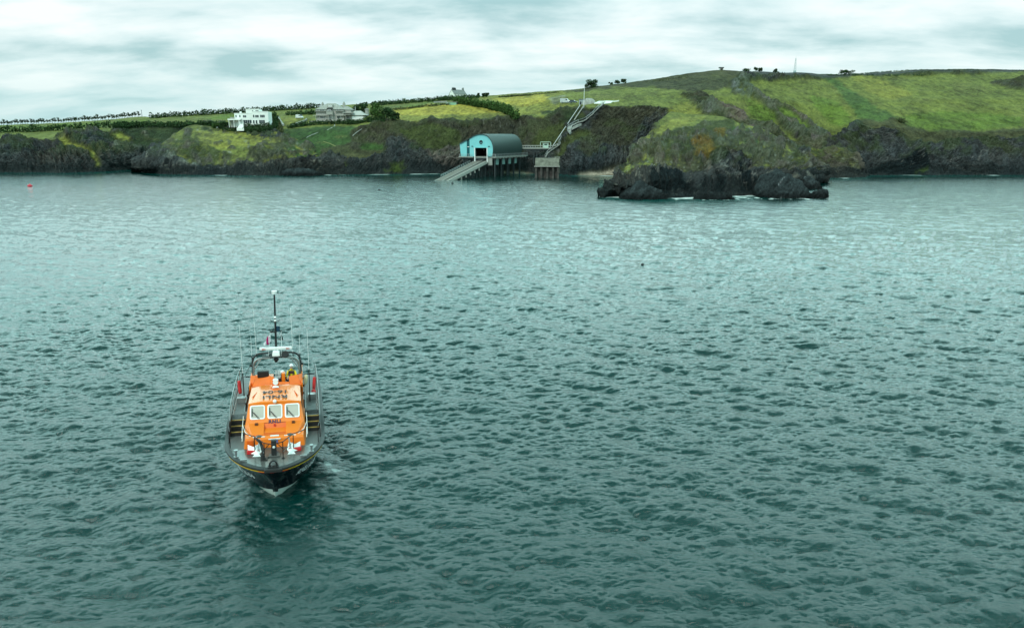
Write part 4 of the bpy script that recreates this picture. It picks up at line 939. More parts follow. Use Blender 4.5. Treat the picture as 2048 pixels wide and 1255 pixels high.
# landing block at the cliff foot
g0 = atz(1094, 356, 0); lb = empty('landing_block', g0+Vector((0, 1, 0)), R(-4), 'weathered concrete landing block on legs at the foot of the cliff stairs', 'landing')
rough = mat('weathered_concrete', (.15,.15,.12), .95, var=.4, scale=.7, bump=.8); dk = mat('stained_concrete', (.06,.055,.05), .95, var=.5, scale=.6, bump=.8)
S = .226
MB().prism([(0,5.0),(0,5.4),(2.6,8.4),(6,8.4),(6,5.0)], lambda y, z: Vector((-5.2, y-.6, z)), lambda y, z: Vector((5.2, y-.6, z))).build('top_slab', rough, lb)
bx(lb, 'edge_beam', pale, -5.6, 5.6, -.9, -.5, 4.8, 5.15)
for x in (-5.2, -2.9, -.3, 2.2, 4.3): bx(lb, 'leg', dk, x, x+.9, -.4, 5, -3, 4.95)
bx(lb, 'rear_wall', dk, -5, 5, 1.2, 1.6, -3, 4.95)
bx(lb, 'stair_block', rough, 3.2, 5.6, 2.5, 7, 2, 8.9)
# things on the skyline
g0 = G(1442, 139); sh = empty('hilltop_shelter', g0+Vector((0,0,-.2)), 0, 'tiny flat-roofed shelter on the hilltop skyline', 'shelter')
bx(sh, 'roof', darkst, -1.4, 1.4, -1, 1, 1.3, 1.75)
for x in (-1.1, .9): bx(sh, 'wall', white, x, x+.25, -.8, .8, -.3, 1.3)
bx(sh, 'rear_wall', pale, -.9, .9, .6, .8, -.2, 1.2)
g0 = G(1589, 144.5); lm = empty('lattice_mast', g0, 0, 'thin grey lattice radio mast on the skyline of the right hill', 'mast')
zt = 8.2; b = MB()
for sx_, sy_ in ((-1,-1),(1,-1),(1,1),(-1,1)): b.cyl((sx_*.65, sy_*.65, -.5), (sx_*.18, sy_*.18, zt), .07, .05, 5)
for k in range(9):
    r0 = .65-.47*k/9; r1 = .65-.47*(k+1)/9
    for s1_, s2_ in (((-1,-1),(1,-1)),((1,-1),(1,1)),((1,1),(-1,1)),((-1,1),(-1,-1))):
        b.cyl((s1_[0]*r0, s1_[1]*r0, k*zt/9), (s2_[0]*r1, s2_[1]*r1, (k+1)*zt/9), .035, .035, 4)
mg = mat('mast_grey', (.35,.45,.45), .6)
b.build('lattice', mg, lm); MB().cyl((0, 0, zt), (0, 0, zt+1.6), .05, .03, 6).build('aerial', mg, lm); MB().box(-.6, .6, -.6, .6, -.4, .9).build('cabinet', mg, lm)
g0 = G(284.5, 233); po = empty('telegraph_pole', g0, 0, 'single wooden pole on the far left skyline mound', 'pole')
MB().cyl((0,0,-.5), (0,0,5.6), .2, .15, 8).build('pole', darkst, po); MB().box(-.45, .45, -.1, .1, 4.9, 5.1).build('crossbar', darkst, po)
# buoys
redp = mat('red_buoy', (.62,.03,.05), .4, var=.08)
g0 = atz(60, 373, 0); bu = empty('mooring_buoy', g0, 0, 'red mooring buoy floating at the far left below the cliffs', 'buoy')
MB().ball((0, 0, .25), .85, 16, 10, (1, 1, .6)).build('float', redp, bu, True); MB().cyl((0, 0, .6), (0, 0, 1.05), .22, .12, 10).build('ring_post', redp, bu)
for px, py, lb_ in ((759,380,'small dark pot marker afloat left of the slipway end'),(905,367,'small dark pot marker afloat just in front of the slipway end'),(1285,530,'lone dark head-sized marker float on open water right of centre')):
    g0 = atz(px, py, 0); bu = empty('marker_float', g0, 0, lb_, 'buoy'); s_ = .42 if py < 400 else .2
    MB().ball((0, 0, .12), s_, 12, 8, (1.2, 1, .75)).build('float', darkst, bu, True); MB().cyl((0, 0, .1), (.05, 0, s_*2), .04, .03, 6).build('stick', darkst, bu)
# ------------------------------------------------------------------ the lifeboat (local: X to port, Y aft, Z up)
BM = Matrix.Translation((-11.80, 34.07, .20))@Matrix.Rotation(R(15.5), 4, 'Z')@Matrix.Rotation(R(2), 4, 'Y')
lb_ = empty('lifeboat', label='orange and navy lifeboat lying bow-on in the open water, crew on its upper deck', cat='lifeboat'); lb_.matrix_world = BM
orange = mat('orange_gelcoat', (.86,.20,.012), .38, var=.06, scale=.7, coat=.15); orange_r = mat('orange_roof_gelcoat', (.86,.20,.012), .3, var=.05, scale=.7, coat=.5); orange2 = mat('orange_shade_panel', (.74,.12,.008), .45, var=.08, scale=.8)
navy = mat('navy_hull', (.002,.004,.007), .12, var=.3, scale=.5, coat=0, spec=.35); boot = mat('antifouling', (.42,.50,.46), .6, var=.12, scale=1.5, bump=.2)
rubber = mat('black_rubber', (.018,.018,.018), .55, var=.2, scale=3); rubber2 = mat('grey_rubber', (.022,.023,.023), .5, var=.15, scale=3)
deckm = mat('deck_paint', (.115,.125,.125), .5, var=.12, scale=1.2); deckw = mat('worn_deck', (.085,.085,.08), .2, var=.2, scale=1.5)
yel = mat('yellow_stripe', (.80,.50,.02), .4, var=.04); redl = mat('red_stripe', (.55,.03,.01), .4); yedge = mat('step_edge', (.42,.30,.08), .6)
whg = mat('white_gelcoat', (.82,.84,.82), .3, var=.03, coat=.3); blk = mat('black_metal', (.012,.012,.013), .4, .2, var=.2); alu = mat('brushed_aluminium', (.32,.34,.34), .35, .7, var=.1)
winm = mat('cabin_glass', (.46,.42,.36), .25, var=.05, spec=.6); ink = mat('dark_lettering', (.035,.015,.02), .5, var=.1); inkp = mat('purple_lettering', (.07,.012,.05), .45); inkw = mat('white_lettering', (.75,.80,.80), .4)  # cabin glass: pale sky reflection is put into its base colour
redc = mat('red_cover', (.55,.02,.02), .5, var=.1, scale=4)
def P_(name, m, par=None, **k): return (name, m, par or lb_, k)
def hb(y):    # half breadth at deck
    q = max(0.0, 1-min(y/3.9, 1)); v = 2.44*(1-q**1.8)**(1/1.72)
    return v-.012*max(0, y-9)**1.5*.6
def hz(y): return 2.12 if y < 4.2 else (2.12+.42*min(1, (y-4.2)/1.6) if y < 11 else 2.54-.12*(y-11))
def hc(y):    # half breadth at chine
    q = max(0.0, min(1, (y-.75)/7.0)); return 2.2*(1-(1-q)**3.2) if y > .75 else 0
def hull_pt(y, v):  # v 0 keel .. 1 deck
    zk = -1.15 if y > 3.2 else -1.15+1.25*((3.2-y)/3.2)**2.2*1.3
    zc = .25+.45*max(0, 1-y/5)**1.5; xd, zd = hb(y), hz(y)-.05
    xc = min(hc(y), xd)
    if v < .35:
        t = v/.35; return xc*t**.8, zk+(zc-zk)*t
    t = (v-.35)/.65; return xc+(xd-xc)*(t**1.15 if y < 6 else t), zc+(zd-zc)*t
ys = [.0,.03,.1,.22,.4,.65,.95,1.3,1.7,2.2,2.8,3.5,4.3,5.2,6.2,7.5,9,11,13,14.5,16]
vs_ = [0,.06,.12,.18,.24,.30,.35,.40,.47,.55,.63,.71,.79,.86,.93,1.0]
def stem_y(y, v): return y+ (1-v)*.85*max(0, 1-y/6)   # raked stem
H1, H2, H3 = MB(), MB(), MB()
for s in (-1, 1):
    g_ = [[Vector((s*hull_pt(y, v)[0], stem_y(y, v), hull_pt(y, v)[1])) for v in vs_] for y in ys]
    for i in range(len(ys)-1):
        for j in range(len(vs_)-1):
            q = [g_[i][j], g_[i+1][j], g_[i+1][j+1], g_[i][j+1]]; c = sum(q, Vector())/4
            line = .46-.19*c.y if c.y < 7 else -.9
            (H2 if c.z < line else H1).add(q, [(0, 1, 2, 3)])
g_ = [Vector((s*hull_pt(16, v)[0], 16, hull_pt(16, v)[1])) for s, r in ((-1, vs_), (1, vs_[::-1])) for v in r]
H1.add(g_, [tuple(range(len(g_)))])
hull = H1.build('hull', navy, lb_, True); H2.build('boot_top', boot, hull, True)
# fender, stripe
def edge(y, dx=0, dz=0): return Vector((hb(y)+dx, y-(dx if y < 1 else 0)*max(0, 1-y), hz(y)+dz))
yy = [0,.01,.03,.06,.1,.16,.24,.34,.48,.65,.85,1.1,1.4,1.75,2.2,2.8,3.4,4.2,5,5.8,7,8.5,10,12,14,16]
ring = [Vector((-edge(y).x, y, edge(y).z)) for y in yy[::-1]]+[Vector((edge(y).x, y, edge(y).z)) for y in yy[1:]]
def band(dx0, dx1, dz0, dz1, name, m, lim=99, y0=0):
    b = MB(); rr = []
    for i, p in enumerate(ring):
        d = ring[min(i+1, len(ring)-1)]-ring[max(i-1, 0)]; nrm = Vector((d.y, -d.x, 0)).normalized()
        if nrm.y > .01 and abs(p.x) < .4: nrm = -nrm
        if nrm.x*p.x < -1e-6: nrm = -nrm
        if p.y > lim: continue
        if y0 and abs(p.x) < y0: 
            if rr: b.loft(rr); rr = []
            continue
        cz_ = (dz0+dz1)/2; hz_ = (dz1-dz0)/2
        a, c = p+nrm*dx0, p+nrm*dx1
        rr.append([Vector((a.x, a.y, p.z+dz0)), Vector((c.x*.2+a.x*.8, c.y*.2+a.y*.8, p.z+dz0)), Vector((c.x, c.y, p.z+cz_-hz_*.5)), Vector((c.x, c.y, p.z+cz_+hz_*.5)), Vector((c.x*.2+a.x*.8, c.y*.2+a.y*.8, p.z+dz1)), Vector((a.x, a.y, p.z+dz1))])
    if rr: b.loft(rr)
    return b.build(name, m, lb_, True)
band(-.06, .15, -.17, -.0, 'fender', rubber2)
band(-.06, .11, -.215, -.178, 'gold_stripe', yel, 16, .36)
band(.0, .12, -.225, -.18, 'bow_plate', redl, .25)
bf = MB(); bf.loft([[Vector((x, -.2+.06*abs(x)*2, z)) for x, z in ((-.40,1.92),(.40,1.92),(.43,1.97),(.40,2.1),(-.40,2.1),(-.43,1.97))], [Vector((x, .05, z)) for x, z in ((-.42,1.92),(.42,1.92),(.45,1.97),(.42,2.12),(-.42,2.12),(-.45,1.97))]]); bf.build('bow_fender', rubber, lb_, bevel=.04)
# deck
def deck_loop(y0, y1, z, ins=.06, n=26):
    a = [y0+(y1-y0)*(i/n)**(1.8 if y0 < .5 else 1) for i in range(n+1)]
    return [Vector((max(0, hb(y)-ins), y, z(y))) for y in a], [Vector((-max(0, hb(y)-ins), y, z(y))) for y in a]
def deck(y0, y1, z, name, m):
    r_, l_ = deck_loop(y0, y1, z); b = MB()
    b.loft([[l_[i]-Vector((0,0,.1)), r_[i]-Vector((0,0,.1)), r_[i], l_[i]] for i in range(len(r_))]); return b.build(name, m, lb_)
deck(.02, 2.62, lambda y: 2.09, 'foredeck', deckw); deck(2.62, 4.62, lambda y: 2.086, 'foredeck', deckm); deck(5.5, 13, lambda y: 2.78 if y < 12 else 2.75, 'side_deck', deckm); deck(13, 15.95, lambda y: 1.5, 'aft_deck', deckm)
MB().box(-2.3, 2.3, 12.9, 13, 1.4, 2.7).build('bulkhead', orange, lb_)
for s in (-1, 1):   # bulwark strips raised beside the steps
    r = [Vector((s*(hb(y)-.03), y, 0)) for y in (4.2, 5, 6, 8, 10, 12, 13)]
    MB().loft([[Vector((p.x-s*.06, p.y, 2.0)), Vector((p.x+s*.0, p.y, 2.0)), Vector((p.x, p.y, 2.4 if p.y < 4.5 else 2.9)), Vector((p.x-s*.06, p.y, 2.4 if p.y < 4.5 else 2.9))] for p in r]).build('bulwark', alu if 0 else deckm, lb_)
    for k in range(3):
        y = 4.62+k*.30; z = 2.09+(k+1)*.23
        st_ = MB().box(*sorted((s*1.58, s*2.36)), y, y+.9, 2.0+k*.01, z).build('step', rubber, lb_); MB().box(*sorted((s*1.6, s*2.34)), y-.012, y+.035, z-.03, z+.012).build('step_edge', yedge, st_)
# lower cabin
def ringxy(y, w0, w1, z0, z1): return [Vector((-w0, y, z0)), Vector((w0, y, z0)), Vector((w1, y, z1)), Vector((-w1, y, z1))]
cabn = MB().loft([ringxy(2.68, 1.52, 1.50, 2.05, 2.12), ringxy(2.74, 1.53, 1.47, 2.05, 2.56), ringxy(2.84, 1.55, 1.45, 2.05, 2.62), ringxy(4.4, 1.60, 1.56, 2.05, 2.72), ringxy(12.2, 1.56, 1.5, 2.05, 2.80)]).build('cabin_base', orange, lb_, bevel=.03)
# wheelhouse: plan rings A (base) B (window sill) C (roof edge)
A = [(-1.57,12,2.74),(-1.56,4.15,2.74),(-1.14,3.1,2.64),(1.14,3.1,2.64),(1.56,4.15,2.74),(1.57,12,2.74)]
B_ = [(-1.52,12,2.92),(-1.50,4.28,2.93),(-1.36,4.14,2.93),(1.36,4.14,2.93),(1.50,4.28,2.93),(1.52,12,2.92)]
Cc = [(-1.34,8,3.84),(-1.36,4.90,3.80),(-1.34,4.84,3.80),(1.34,4.84,3.80),(1.36,4.90,3.80),(1.34,8,3.84)]
w_ = MB()
RX = .56
fa = lambda x: (x, 3.1, 2.64); fb_ = lambda x: (x, 4.14, 2.93)
w_.add([A[0],A[1],B_[1],B_[0]], [(0,1,2,3)]); w_.add([A[1],A[2],B_[2],B_[1]], [(0,1,2,3)]); w_.add([A[2],fa(-RX),fb_(-RX),B_[2]], [(0,1,2,3)])
w_.add([fa(RX),A[3],B_[3],fb_(RX)], [(0,1,2,3)]); w_.add([A[3],A[4],B_[4],B_[3]], [(0,1,2,3)]); w_.add([A[4],A[5],B_[5],B_[4]], [(0,1,2,3)])
for i in range(5): w_.add([B_[i],B_[i+1],Cc[i+1],Cc[i]], [(0,1,2,3)])
wh = w_.build('wheelhouse', orange, lb_)
MB().add([(-RX,3.9,2.66),(RX,3.9,2.66),(RX,4.12,2.91),(-RX,4.12,2.91)],[(0,1,2,3)]).add([(-RX,3.9,2.66),(-RX,4.14,2.93),(-RX,3.1,2.64),(-RX,3.1,2.55)],[(0,1,2,3)]).add([(RX,3.9,2.66),(RX,4.14,2.93),(RX,3.1,2.64),(RX,3.1,2.55)],[(0,1,2,3)]).add([(-RX,3.05,2.645),(RX,3.05,2.645),(RX,3.95,2.67),(-RX,3.95,2.67)],[(0,1,2,3)]).build('hatch_recess', orange2, wh)
MB().cyl((-.02,4.02,2.82),(-.02,3.93,2.82),.06,.05,10).build('hatch_knob', redc, wh)
MB().tube([(-1.14,3.08,2.65),(-.6,3.08,2.65)], .02, 6).tube([(.6,3.08,2.65),(1.14,3.08,2.65)], .02, 6).build('edge_trim', orange2, wh)
# roof
def rr(y, w, z, c=.10): return [Vector((-w, y, z-.06)), Vector((-w*.6, y, z+c*.6)), Vector((0, y, z+c)), Vector((w*.6, y, z+c*.6)), Vector((w, y, z-.06)), Vector((w, y, z-.16)), Vector((-w, y, z-.16))]
roof = MB().loft([rr(4.77,1.36,3.84,.02), rr(4.84,1.38,3.87,.04), rr(5.8,1.36,3.92,.07), rr(7.2,1.33,3.98,.07)]).build('roof', orange_r, wh, bevel=.01)
for s in (-1, 1): MB().box(-.02, .02, 5.5, 6.6, 3.94, 3.99, Matrix.Translation((s*1.12, 0, -.04))@Matrix.Translation((0,5.8,0))@Matrix.Rotation(s*R(14), 4, 'Z')@Matrix.Translation((0,-5.8,0))).build('grab_strip', orange2, roof)
MB().ball((0,6.68,4.0),.3,16,8,(1.0,1.3,.22)).build('vent_cowl', orange2, roof, True)
MB().cyl((0,6.95,4.0),(0,6.95,4.42),.2,.17,14).build('searchlight_mount', orange2, roof, True); MB().cyl((0,6.76,4.32),(0,7.1,4.32),.15,.15,14).ball((0,6.95,4.4),.17,12,7,(1,1,.5)).build('searchlight', whg, roof, True)
MB().cyl((0,6.7,4.02),(0,6.74,4.12),.2,.15,12).build('lamp_base', whg, roof, True)
MB().ball((0,4.68,3.92),.1,12,8).build('roof_lamp', whg, roof, True)
# roof lettering, read from astern
def topf(x, y, n, o): return frame(Vector(x), Vector(y), Vector(n), Vector(o))
sl_ = .05
text_obj('lettering', 'RNLI', .60, topf((-1,0,0), Vector((0,-1,-sl_)).normalized(), Vector((0,-sl_,1)).normalized(), (0,5.30,3.99)), ink, roof, .012, spacing=1.08)
text_obj('lettering', '16-04', .60, topf((-1,0,0), Vector((0,-1,-sl_)).normalized(), Vector((0,-sl_,1)).normalized(), (0,6.02,4.025)), ink, roof, .006, spacing=1.0)
n_f = Vector((0, -.80, .66)).normalized()
dn = (Vector((0,4.84,3.80))-Vector((0,4.14,2.93))).normalized(); nf = Vector((0,-dn.z,dn.y))
text_obj('lettering', 'RNLI', .27, topf((1,0,0), dn, nf, Vector((-.02,4.14,2.93))+dn*.03+nf*.02), inkp, wh, .012, spacing=1.15)
# windows on the raked front
def rrect(w, h, r, n=5):
    o = []
    for cx_, cy_, a0 in ((w-r,h-r,0),(-w+r,h-r,90),(-w+r,-h+r,180),(w-r,-h+r,270)):
        for k in range(n+1): a = R(a0+90*k/n); o.append((cx_+r*math.cos(a), cy_+r*math.sin(a)))
    return o
for cxw in (-.93, .0, .93):
    tilt = frame(Vector((1,0,0)), dn, nf, Vector((cxw*(1-.03),4.14,2.93))+dn*.60)
    o_ = rrect(.385, .40, .11); i_ = rrect(.325, .335, .07)
    b = MB(); rings = [[tilt@Vector((x, y, z)) for x, y in p] for p, z in ((o_, .0), (o_, .035), (i_, .045), (i_, .0))]
    b.loft(rings, True, False); fr = b.build('window', whg, wh, True)
    MB().add([tilt@Vector((x, y, .015)) for x, y in i_], [tuple(range(len(i_)))]).build('pane', winm, fr)
    wp = MB(); wp.tube([tilt@Vector((-.27,.22,.06)), tilt@Vector((-.27,-.22,.06))], .02, 5)
    for k in (0, .06): wp.tube([tilt@Vector((-.25+k,.02-k*.5,.07)), tilt@Vector((.05+k,-.38,.06))], .014, 5)
    wp.build('wiper', blk, fr)
for s in (-1, 1):
    MB().box(s*.95-.08, s*.95+.08, 3.92, 4.08, 2.80, 2.97).build('camera_box', redl if 0 else mat('brown_box%d' % (s+1), (.10,.03,.01), .6), wh)
    for k in range(4): MB().box(s*1.53-.03, s*1.53+.03, 5.2+k*1.35, 6.1+k*1.35, 3.25, 3.75).build('side_window', blk, wh)
    MB().tube([(s*1.62,5.0,3.3),(s*1.62,8.5,3.4),(s*1.62,11,3.4)], .016, 6).build('grab_rail', alu, wh)
    MB().tube([(s*1.64,4.75,3.15),(s*1.66,4.1,2.9),(s*1.67,3.3,2.45)], .016, 6).tube([(s*1.66,4.1,2.9),(s*1.5,3.45,2.74),(s*1.2,2.95,2.66)], .016, 6).build('grab_rail', whg, cabn)
    MB().tube([(s*1.64,3.6,2.75),(s*1.62,2.9,2.45)], .018, 6).build('grab_rail', whg, cabn)
    MB().ball((s*.78,2.95,2.64),.16,14,7,(1,1,.35)).build('vent_cowl', deckw, cabn, True); MB().box(s*.78-.3,s*.78+.3,2.84,2.9,2.62,2.65).build('vent_lip', whg, cabn)
MB().box(-.22,.22,2.86,2.98,2.62,2.66).build('hatch_handle', whg, cabn); MB().box(-.14,.16,2.68,2.73,2.34,2.48).build('badge', mat('badge_blue', (.12,.16,.45), .5), cabn); MB().box(-.3,.3,2.68,2.74,2.52,2.56).build('badge_plate', whg, cabn)
MB().box(-1.36,-1.08,2.62,2.75,2.25,2.55).build('locker_box', orange2, cabn)
# flybridge
fly = MB().loft([ringxy(7.15,1.36,1.33,2.9,3.93), ringxy(7.6,1.42,1.40,2.9,3.84), ringxy(7.75,1.46,1.45,2.9,3.86)]).build('upper_deck_step', orange, lb_, bevel=.02)
for x0, x1 in ((-.62,-.42),(-.27,-.12),(.18,.36),(.48,.72)): MB().box(x0, x1, 7.25, 7.55, 3.86, 3.92).build('deck_panel', whg, fly)
for s in (-1, 1): MB().add([(s*1.30,7.2,3.95),(s*.95,7.2,3.95),(s*.9,7.6,3.87),(s*1.38,7.6,3.87)],[(0,1,2,3)]).build('deck_panel', orange2, fly)
fw = MB()
dfo = Vector((0,.3,-.2))
fw.add([(-1.44,7.55,3.9),(-1.32,7.35,4.02),(-1.1,7.95,4.5),(-1.42,8.1,4.48)],[(0,1,2,3)])
fw.add([(-1.32,7.35,4.0),(-.3,7.25,4.04),(-.35,7.75,4.52),(-1.1,7.95,4.5)],[(0,1,2,3)])
fw.add([(-.3,7.25,4.04),(0,7.3,4.05),(.1,7.6,4.3),(-.35,7.75,4.52)],[(0,1,2,3)])
fw.add([(0,7.3,4.05),(.75,7.3,4.02),(.72,7.45,4.2),(.1,7.5,4.2)],[(0,1,2,3)])
fw.add([(.75,7.3,4.0),(1.38,7.5,3.98),(1.2,7.95,4.46),(.7,7.8,4.42)],[(0,1,2,3)])
fw.add([(1.38,7.5,3.96),(1.48,7.7,3.9),(1.46,8.2,4.44),(1.2,7.95,4.46)],[(0,1,2,3)])
fw.v = [tuple(Vector(v)+dfo) for v in fw.v]
o_ = fw.build('wind_deflector', mat('deflector', (.78,.15,.015), .3, var=.12, scale=1.5), lb_); so_ = o_.modifiers.new('solid', 'SOLIDIFY'); so_.thickness = .03
for s in (-1, 1):
    sw = MB().box(*sorted((s*1.42, s*1.48)), 7.5, 11.6, 2.8, 4.0).build('upper_deck_side', orange, lb_)
MB().box(-1.44,1.44,7.5,11.8,2.82,2.95).build('upper_deck_floor', deckm, lb_)
cs = MB().box(-1.2,-.15,8.1,8.7,2.95,4.24).build('console', orange, lb_, bevel=.04); MB().box(-1.04,-.4,8.0,8.25,4.24,4.62).build('instrument_hood', blk, cs, bevel=.04)
MB().box(.3,.5,8.2,8.6,2.95,4.4).build('seat_back', orange, lb_, bevel=.03); MB().cyl((-.62,8.12,4.02),(-.62,8.0,4.02),.15,.15,14).build('compass_cover', orange2, cs)
for x in (-.02,.1,.2): MB().cyl((x,8.2,4.1),(x+.02,8.2,4.6),.02,.02,6).build('lever', whg, lb_)
MB().box(.55,1.0,9.6,10.2,2.95,3.5).build('seat', blk, lb_, bevel=.05)
# arch
ar = MB(); 
def archpts(y, w, zt, r, z0): 
    pts = [(-w-.05, y, z0), (-w, y, zt-r)]
    for k in range(1, 7): a = R(90*k/6); pts.append((-w+r-r*math.cos(a), y, zt-r+r*math.sin(a)))
    pts += [(0, y, zt+.04)]
    for k in range(6, 0, -1): a = R(90*k/6); pts.append((w-r+r*math.cos(a), y, zt-r+r*math.sin(a)))
    pts += [(w, y, zt-r), (w+.05, y, z0)]
    return pts
ar.tube(archpts(9.2, 1.30, 5.08, .42, 3.2), .055, 8); arch = ar.build('arch', alu, lb_, True)
MB().tube(archpts(9.75, 1.38, 5.22, .5, 3.2), .06, 8).build('arch_rear', rubber2, lb_, True)
for s in (-1, 1):
    MB().tube([(s*1.3,9.2,4.35),(s*.85,9.2,5.05)], .035, 6).build('brace', alu, arch); MB().tube([(s*1.33,9.3,4.5),(s*1.0,9.3,5.08)], .03, 6).build('brace', alu, arch)
MB().tube([(-1.38,9.75,4.6),(-.3,9.5,5.3),(.6,9.5,5.3),(1.38,9.75,4.6)], .035, 6).build('brace', alu, arch)
pl_ = MB().box(-.34,.34,9.05,9.75,5.10,5.17).build('platform', blk, arch); MB().box(-.8,-.3,9.15,9.6,5.12,5.16).box(.3,.8,9.15,9.6,5.12,5.16).build('platform_wing', rubber2, arch)
MB().cyl((0,9.0,5.06),(0,9.02,4.86),.17,.06,12).build('camera_dome', blk, arch, True)
MB().cyl((.52,9.0,5.33),(.52,9.35,5.30),.21,.10,16).build('loudhailer', rubber2, arch, True); MB().cyl((.52,8.985,5.335),(.52,9.0,5.33),.17,.17,16).build('loudhailer_mouth', blk, arch)
rd = MB().loft([[Vector((x*k,9.3+y*k,z)) for x,y in ((-.2,-.2),(.2,-.2),(.2,.2),(-.2,.2))] for z,k in ((5.17,1),(5.25,1.1),(5.45,.95),(5.5,.6))]).build('radar_pedestal', whg, lb_, bevel=.02)
MB().box(-.93,.93,9.2,9.36,5.56,5.72).build('radar_scanner', whg, rd, bevel=.03)
text_obj('lettering', 'JRC', .13, frame(Vector((1,0,0)), Vector((0,0,1)), Vector((0,-1,0)), (-.68,9.19,5.62)), redl, rd, .002); text_obj('lettering', 'JRC', .13, frame(Vector((1,0,0)), Vector((0,0,1)), Vector((0,-1,0)), (.68,9.19,5.62)), redl, rd, .002)
# mast
ms = MB().cyl((0,9.6,5.1),(0,10.0,8.75),.07,.05,10).build('mast', blk, lb_, True)
MB().cyl((0,10.0,8.82),(0,10.0,8.98),.14,.16,12).build('top_light', whg, ms); MB().tube([(-.22,10,8.8),(-.2,10,9.0)], .012, 4).tube([(.22,10,8.8),(.2,10,9.0)], .012, 4).tube([(-.42,10,8.85),(.42,10,8.85)], .012, 4).build('wind_sensor', blk, ms)
MB().ball((0,9.75,7.42),.08).ball((0,9.75,7.22),.07).build('mast_light', whg, ms); MB().tube([(-.28,9.8,7.24),(0,9.75,7.12),(.28,9.8,7.24)], .02, 5).build('spreader', blk, ms)
MB().tube([(-.35,9.75,6.58),(0,9.72,6.55),(.38,9.75,6.6)], .03, 6).box(-.3,-.05,9.68,9.8,6.5,6.56).build('spreader', blk, ms)
MB().cyl((.16,9.7,6.58),(.16,9.7,6.9),.10,.10,12).build('direction_finder', mat('deep_blue', (.006,.04,.07), .4), ms, True)
MB().tube([(-.12,9.7,6.55),(-.12,9.7,6.85)], .012, 4).tube([(-.2,9.7,6.7),(-.04,9.7,6.7)], .01, 4).build('aerial', blk, ms)
MB().cyl((.1,9.66,6.1),(.3,9.66,6.08),.03,.05,6).build('bracket', blk, ms)
def cloth(pts, name, m, par, n=6):
    b = MB(); rows_ = []
    for (x, z0, z1, yo) in pts: rows_.append([Vector((x, 9.62+yo, z0+(z1-z0)*k/n)) for k in range(n+1)])
    b.loft(rows_, False, False); o = b.build(name, m, par, True); q = o.modifiers.new('solid', 'SOLIDIFY'); q.thickness = .01; return o
fl1 = cloth([(-.30,5.98,6.32,0),(-.36,5.92,6.34,.05),(-.42,5.86,6.30,-.02)], 'flag', mat('flag_white', (.7,.72,.75), .8), ms)
cloth([(-.36,5.80,6.28,.0),(-.42,5.76,6.33,.06),(-.50,5.78,6.22,.0),(-.54,5.82,6.1,.05)], 'flag_field', mat('flag_crimson', (.42,.01,.12), .8), fl1)
cloth([(-.54,5.8,6.05,.04),(-.62,5.76,5.96,.0),(-.7,5.74,5.86,.05)], 'flag_fly', bpy.data.materials['flag_white'], fl1)
fl2 = cloth([(.30,6.2,6.42,0),(.35,6.05,6.3,.05),(.42,6.02,6.16,0)], 'flag', blk, ms); cloth([(.27,6.32,6.46,0),(.3,6.3,6.52,.03)], 'flag_tip', bpy.data.materials['flag_white'], fl2)
for a_, b2 in (((-.3,9.75,6.56),(-.45,9.2,5.2)),((.35,9.75,6.58),(.3,9.2,5.2))): MB().tube([a_, b2], .008, 4).build('halyard', whg, ms)
# whip aerials
for (x, y, z0, z1, zb, dx) in ((-1.08,9.3,5.08,8.1,5.35,-.12),(.98,9.3,5.08,8.1,5.35,-.08),(-1.40,9.75,4.3,6.3,5.1,-.03),(1.36,9.75,4.3,6.3,5.15,0),(-1.86,8.6,2.8,7.3,4.4,-.1),(1.87,7.6,2.8,7.2,4.75,-.06)):
    wa = MB().cyl((x,y,z0),(x+dx*.2,y,zb),.035 if z0 < 4 else .028,.03,6).build('aerial_base', blk, lb_); MB().cyl((x+dx*.2,y,zb),(x+dx,y+.1,z1),.011,.007,5).build('whip_aerial', whg, wa)
for s in (-1, 1): MB().tube([(s*1.35,9.7,4.85),(s*1.75,8.3 if s < 0 else 7.8,4.7 if s > 0 else 4.3)], .015, 5).cyl((s*1.42,9.6,4.55),(s*1.5,9.5,4.55),.08,.08,10).build('side_light', rubber2, arch)
# rails along the sides
def rail(pts, name, par, m, r=.022, posts=None, h=.9, mid=True):
    b = MB(); b.tube(pts, r, 7)
    if mid: b.tube([Vector(p)-Vector((0,0,h*.45)) for p in pts], r*.7, 6)
    for p in pts: b.cyl(p, (p[0], p[1], p[2]-h), r*.9, r*.9, 6)
    return b.build(name, m, par)
for s in (-1, 1):
    pts = [(s*(hb(y)-.1), y, hz(y)+.9+(.0 if y < 5 else .3)) for y in (2.9,3.6,4.4,5.4,6.5,7.7,8.9,10.2,11.6,13)]
    rail(pts[:3], 'guard_rail', lb_, blk, .026); rail(pts[2:], 'guard_rail', lb_, alu, .019)
    MB().loft([[Vector((s*(hb(y)-.14), y, 2.35)), Vector((s*(hb(y)-.10), y, 2.35)), Vector((s*(hb(y)-.10), y, 3.0)), Vector((s*(hb(y)-.14), y, 3.0))] for y in (4.5,5.0,5.6)]).build('side_panel', rubber2, lb_)
    b = MB()
    for k in range(9): b.tube([(s*(hb(6+k*.4)-.16), 5.9+k*.4, 2.85+.12*(k % 2)), (s*(hb(6+k*.4)-.22), 6.05+k*.4, 3.02-.1*(k % 2))], .025, 6)
    b.build('scramble_net', alu, lb_)
    rf = MB(); rf.cyl((s*2.13,9.3,3.0),(s*2.18,9.45,3.6),.10,.10,12); rf.ball((s*2.13,9.3,3.0),.10).ball((s*2.18,9.45,3.6),.10).build('fender_buoy', redc, lb_, True)
    MB().box(*sorted((s*1.75,s*2.2)),7.9,8.3,2.8,3.1).build('deck_locker', alu, lb_)
MB().ball((2.1,8.7,2.95),.15,12,8,(1,1,1.4)).build('fender_buoy', redc, lb_, True)
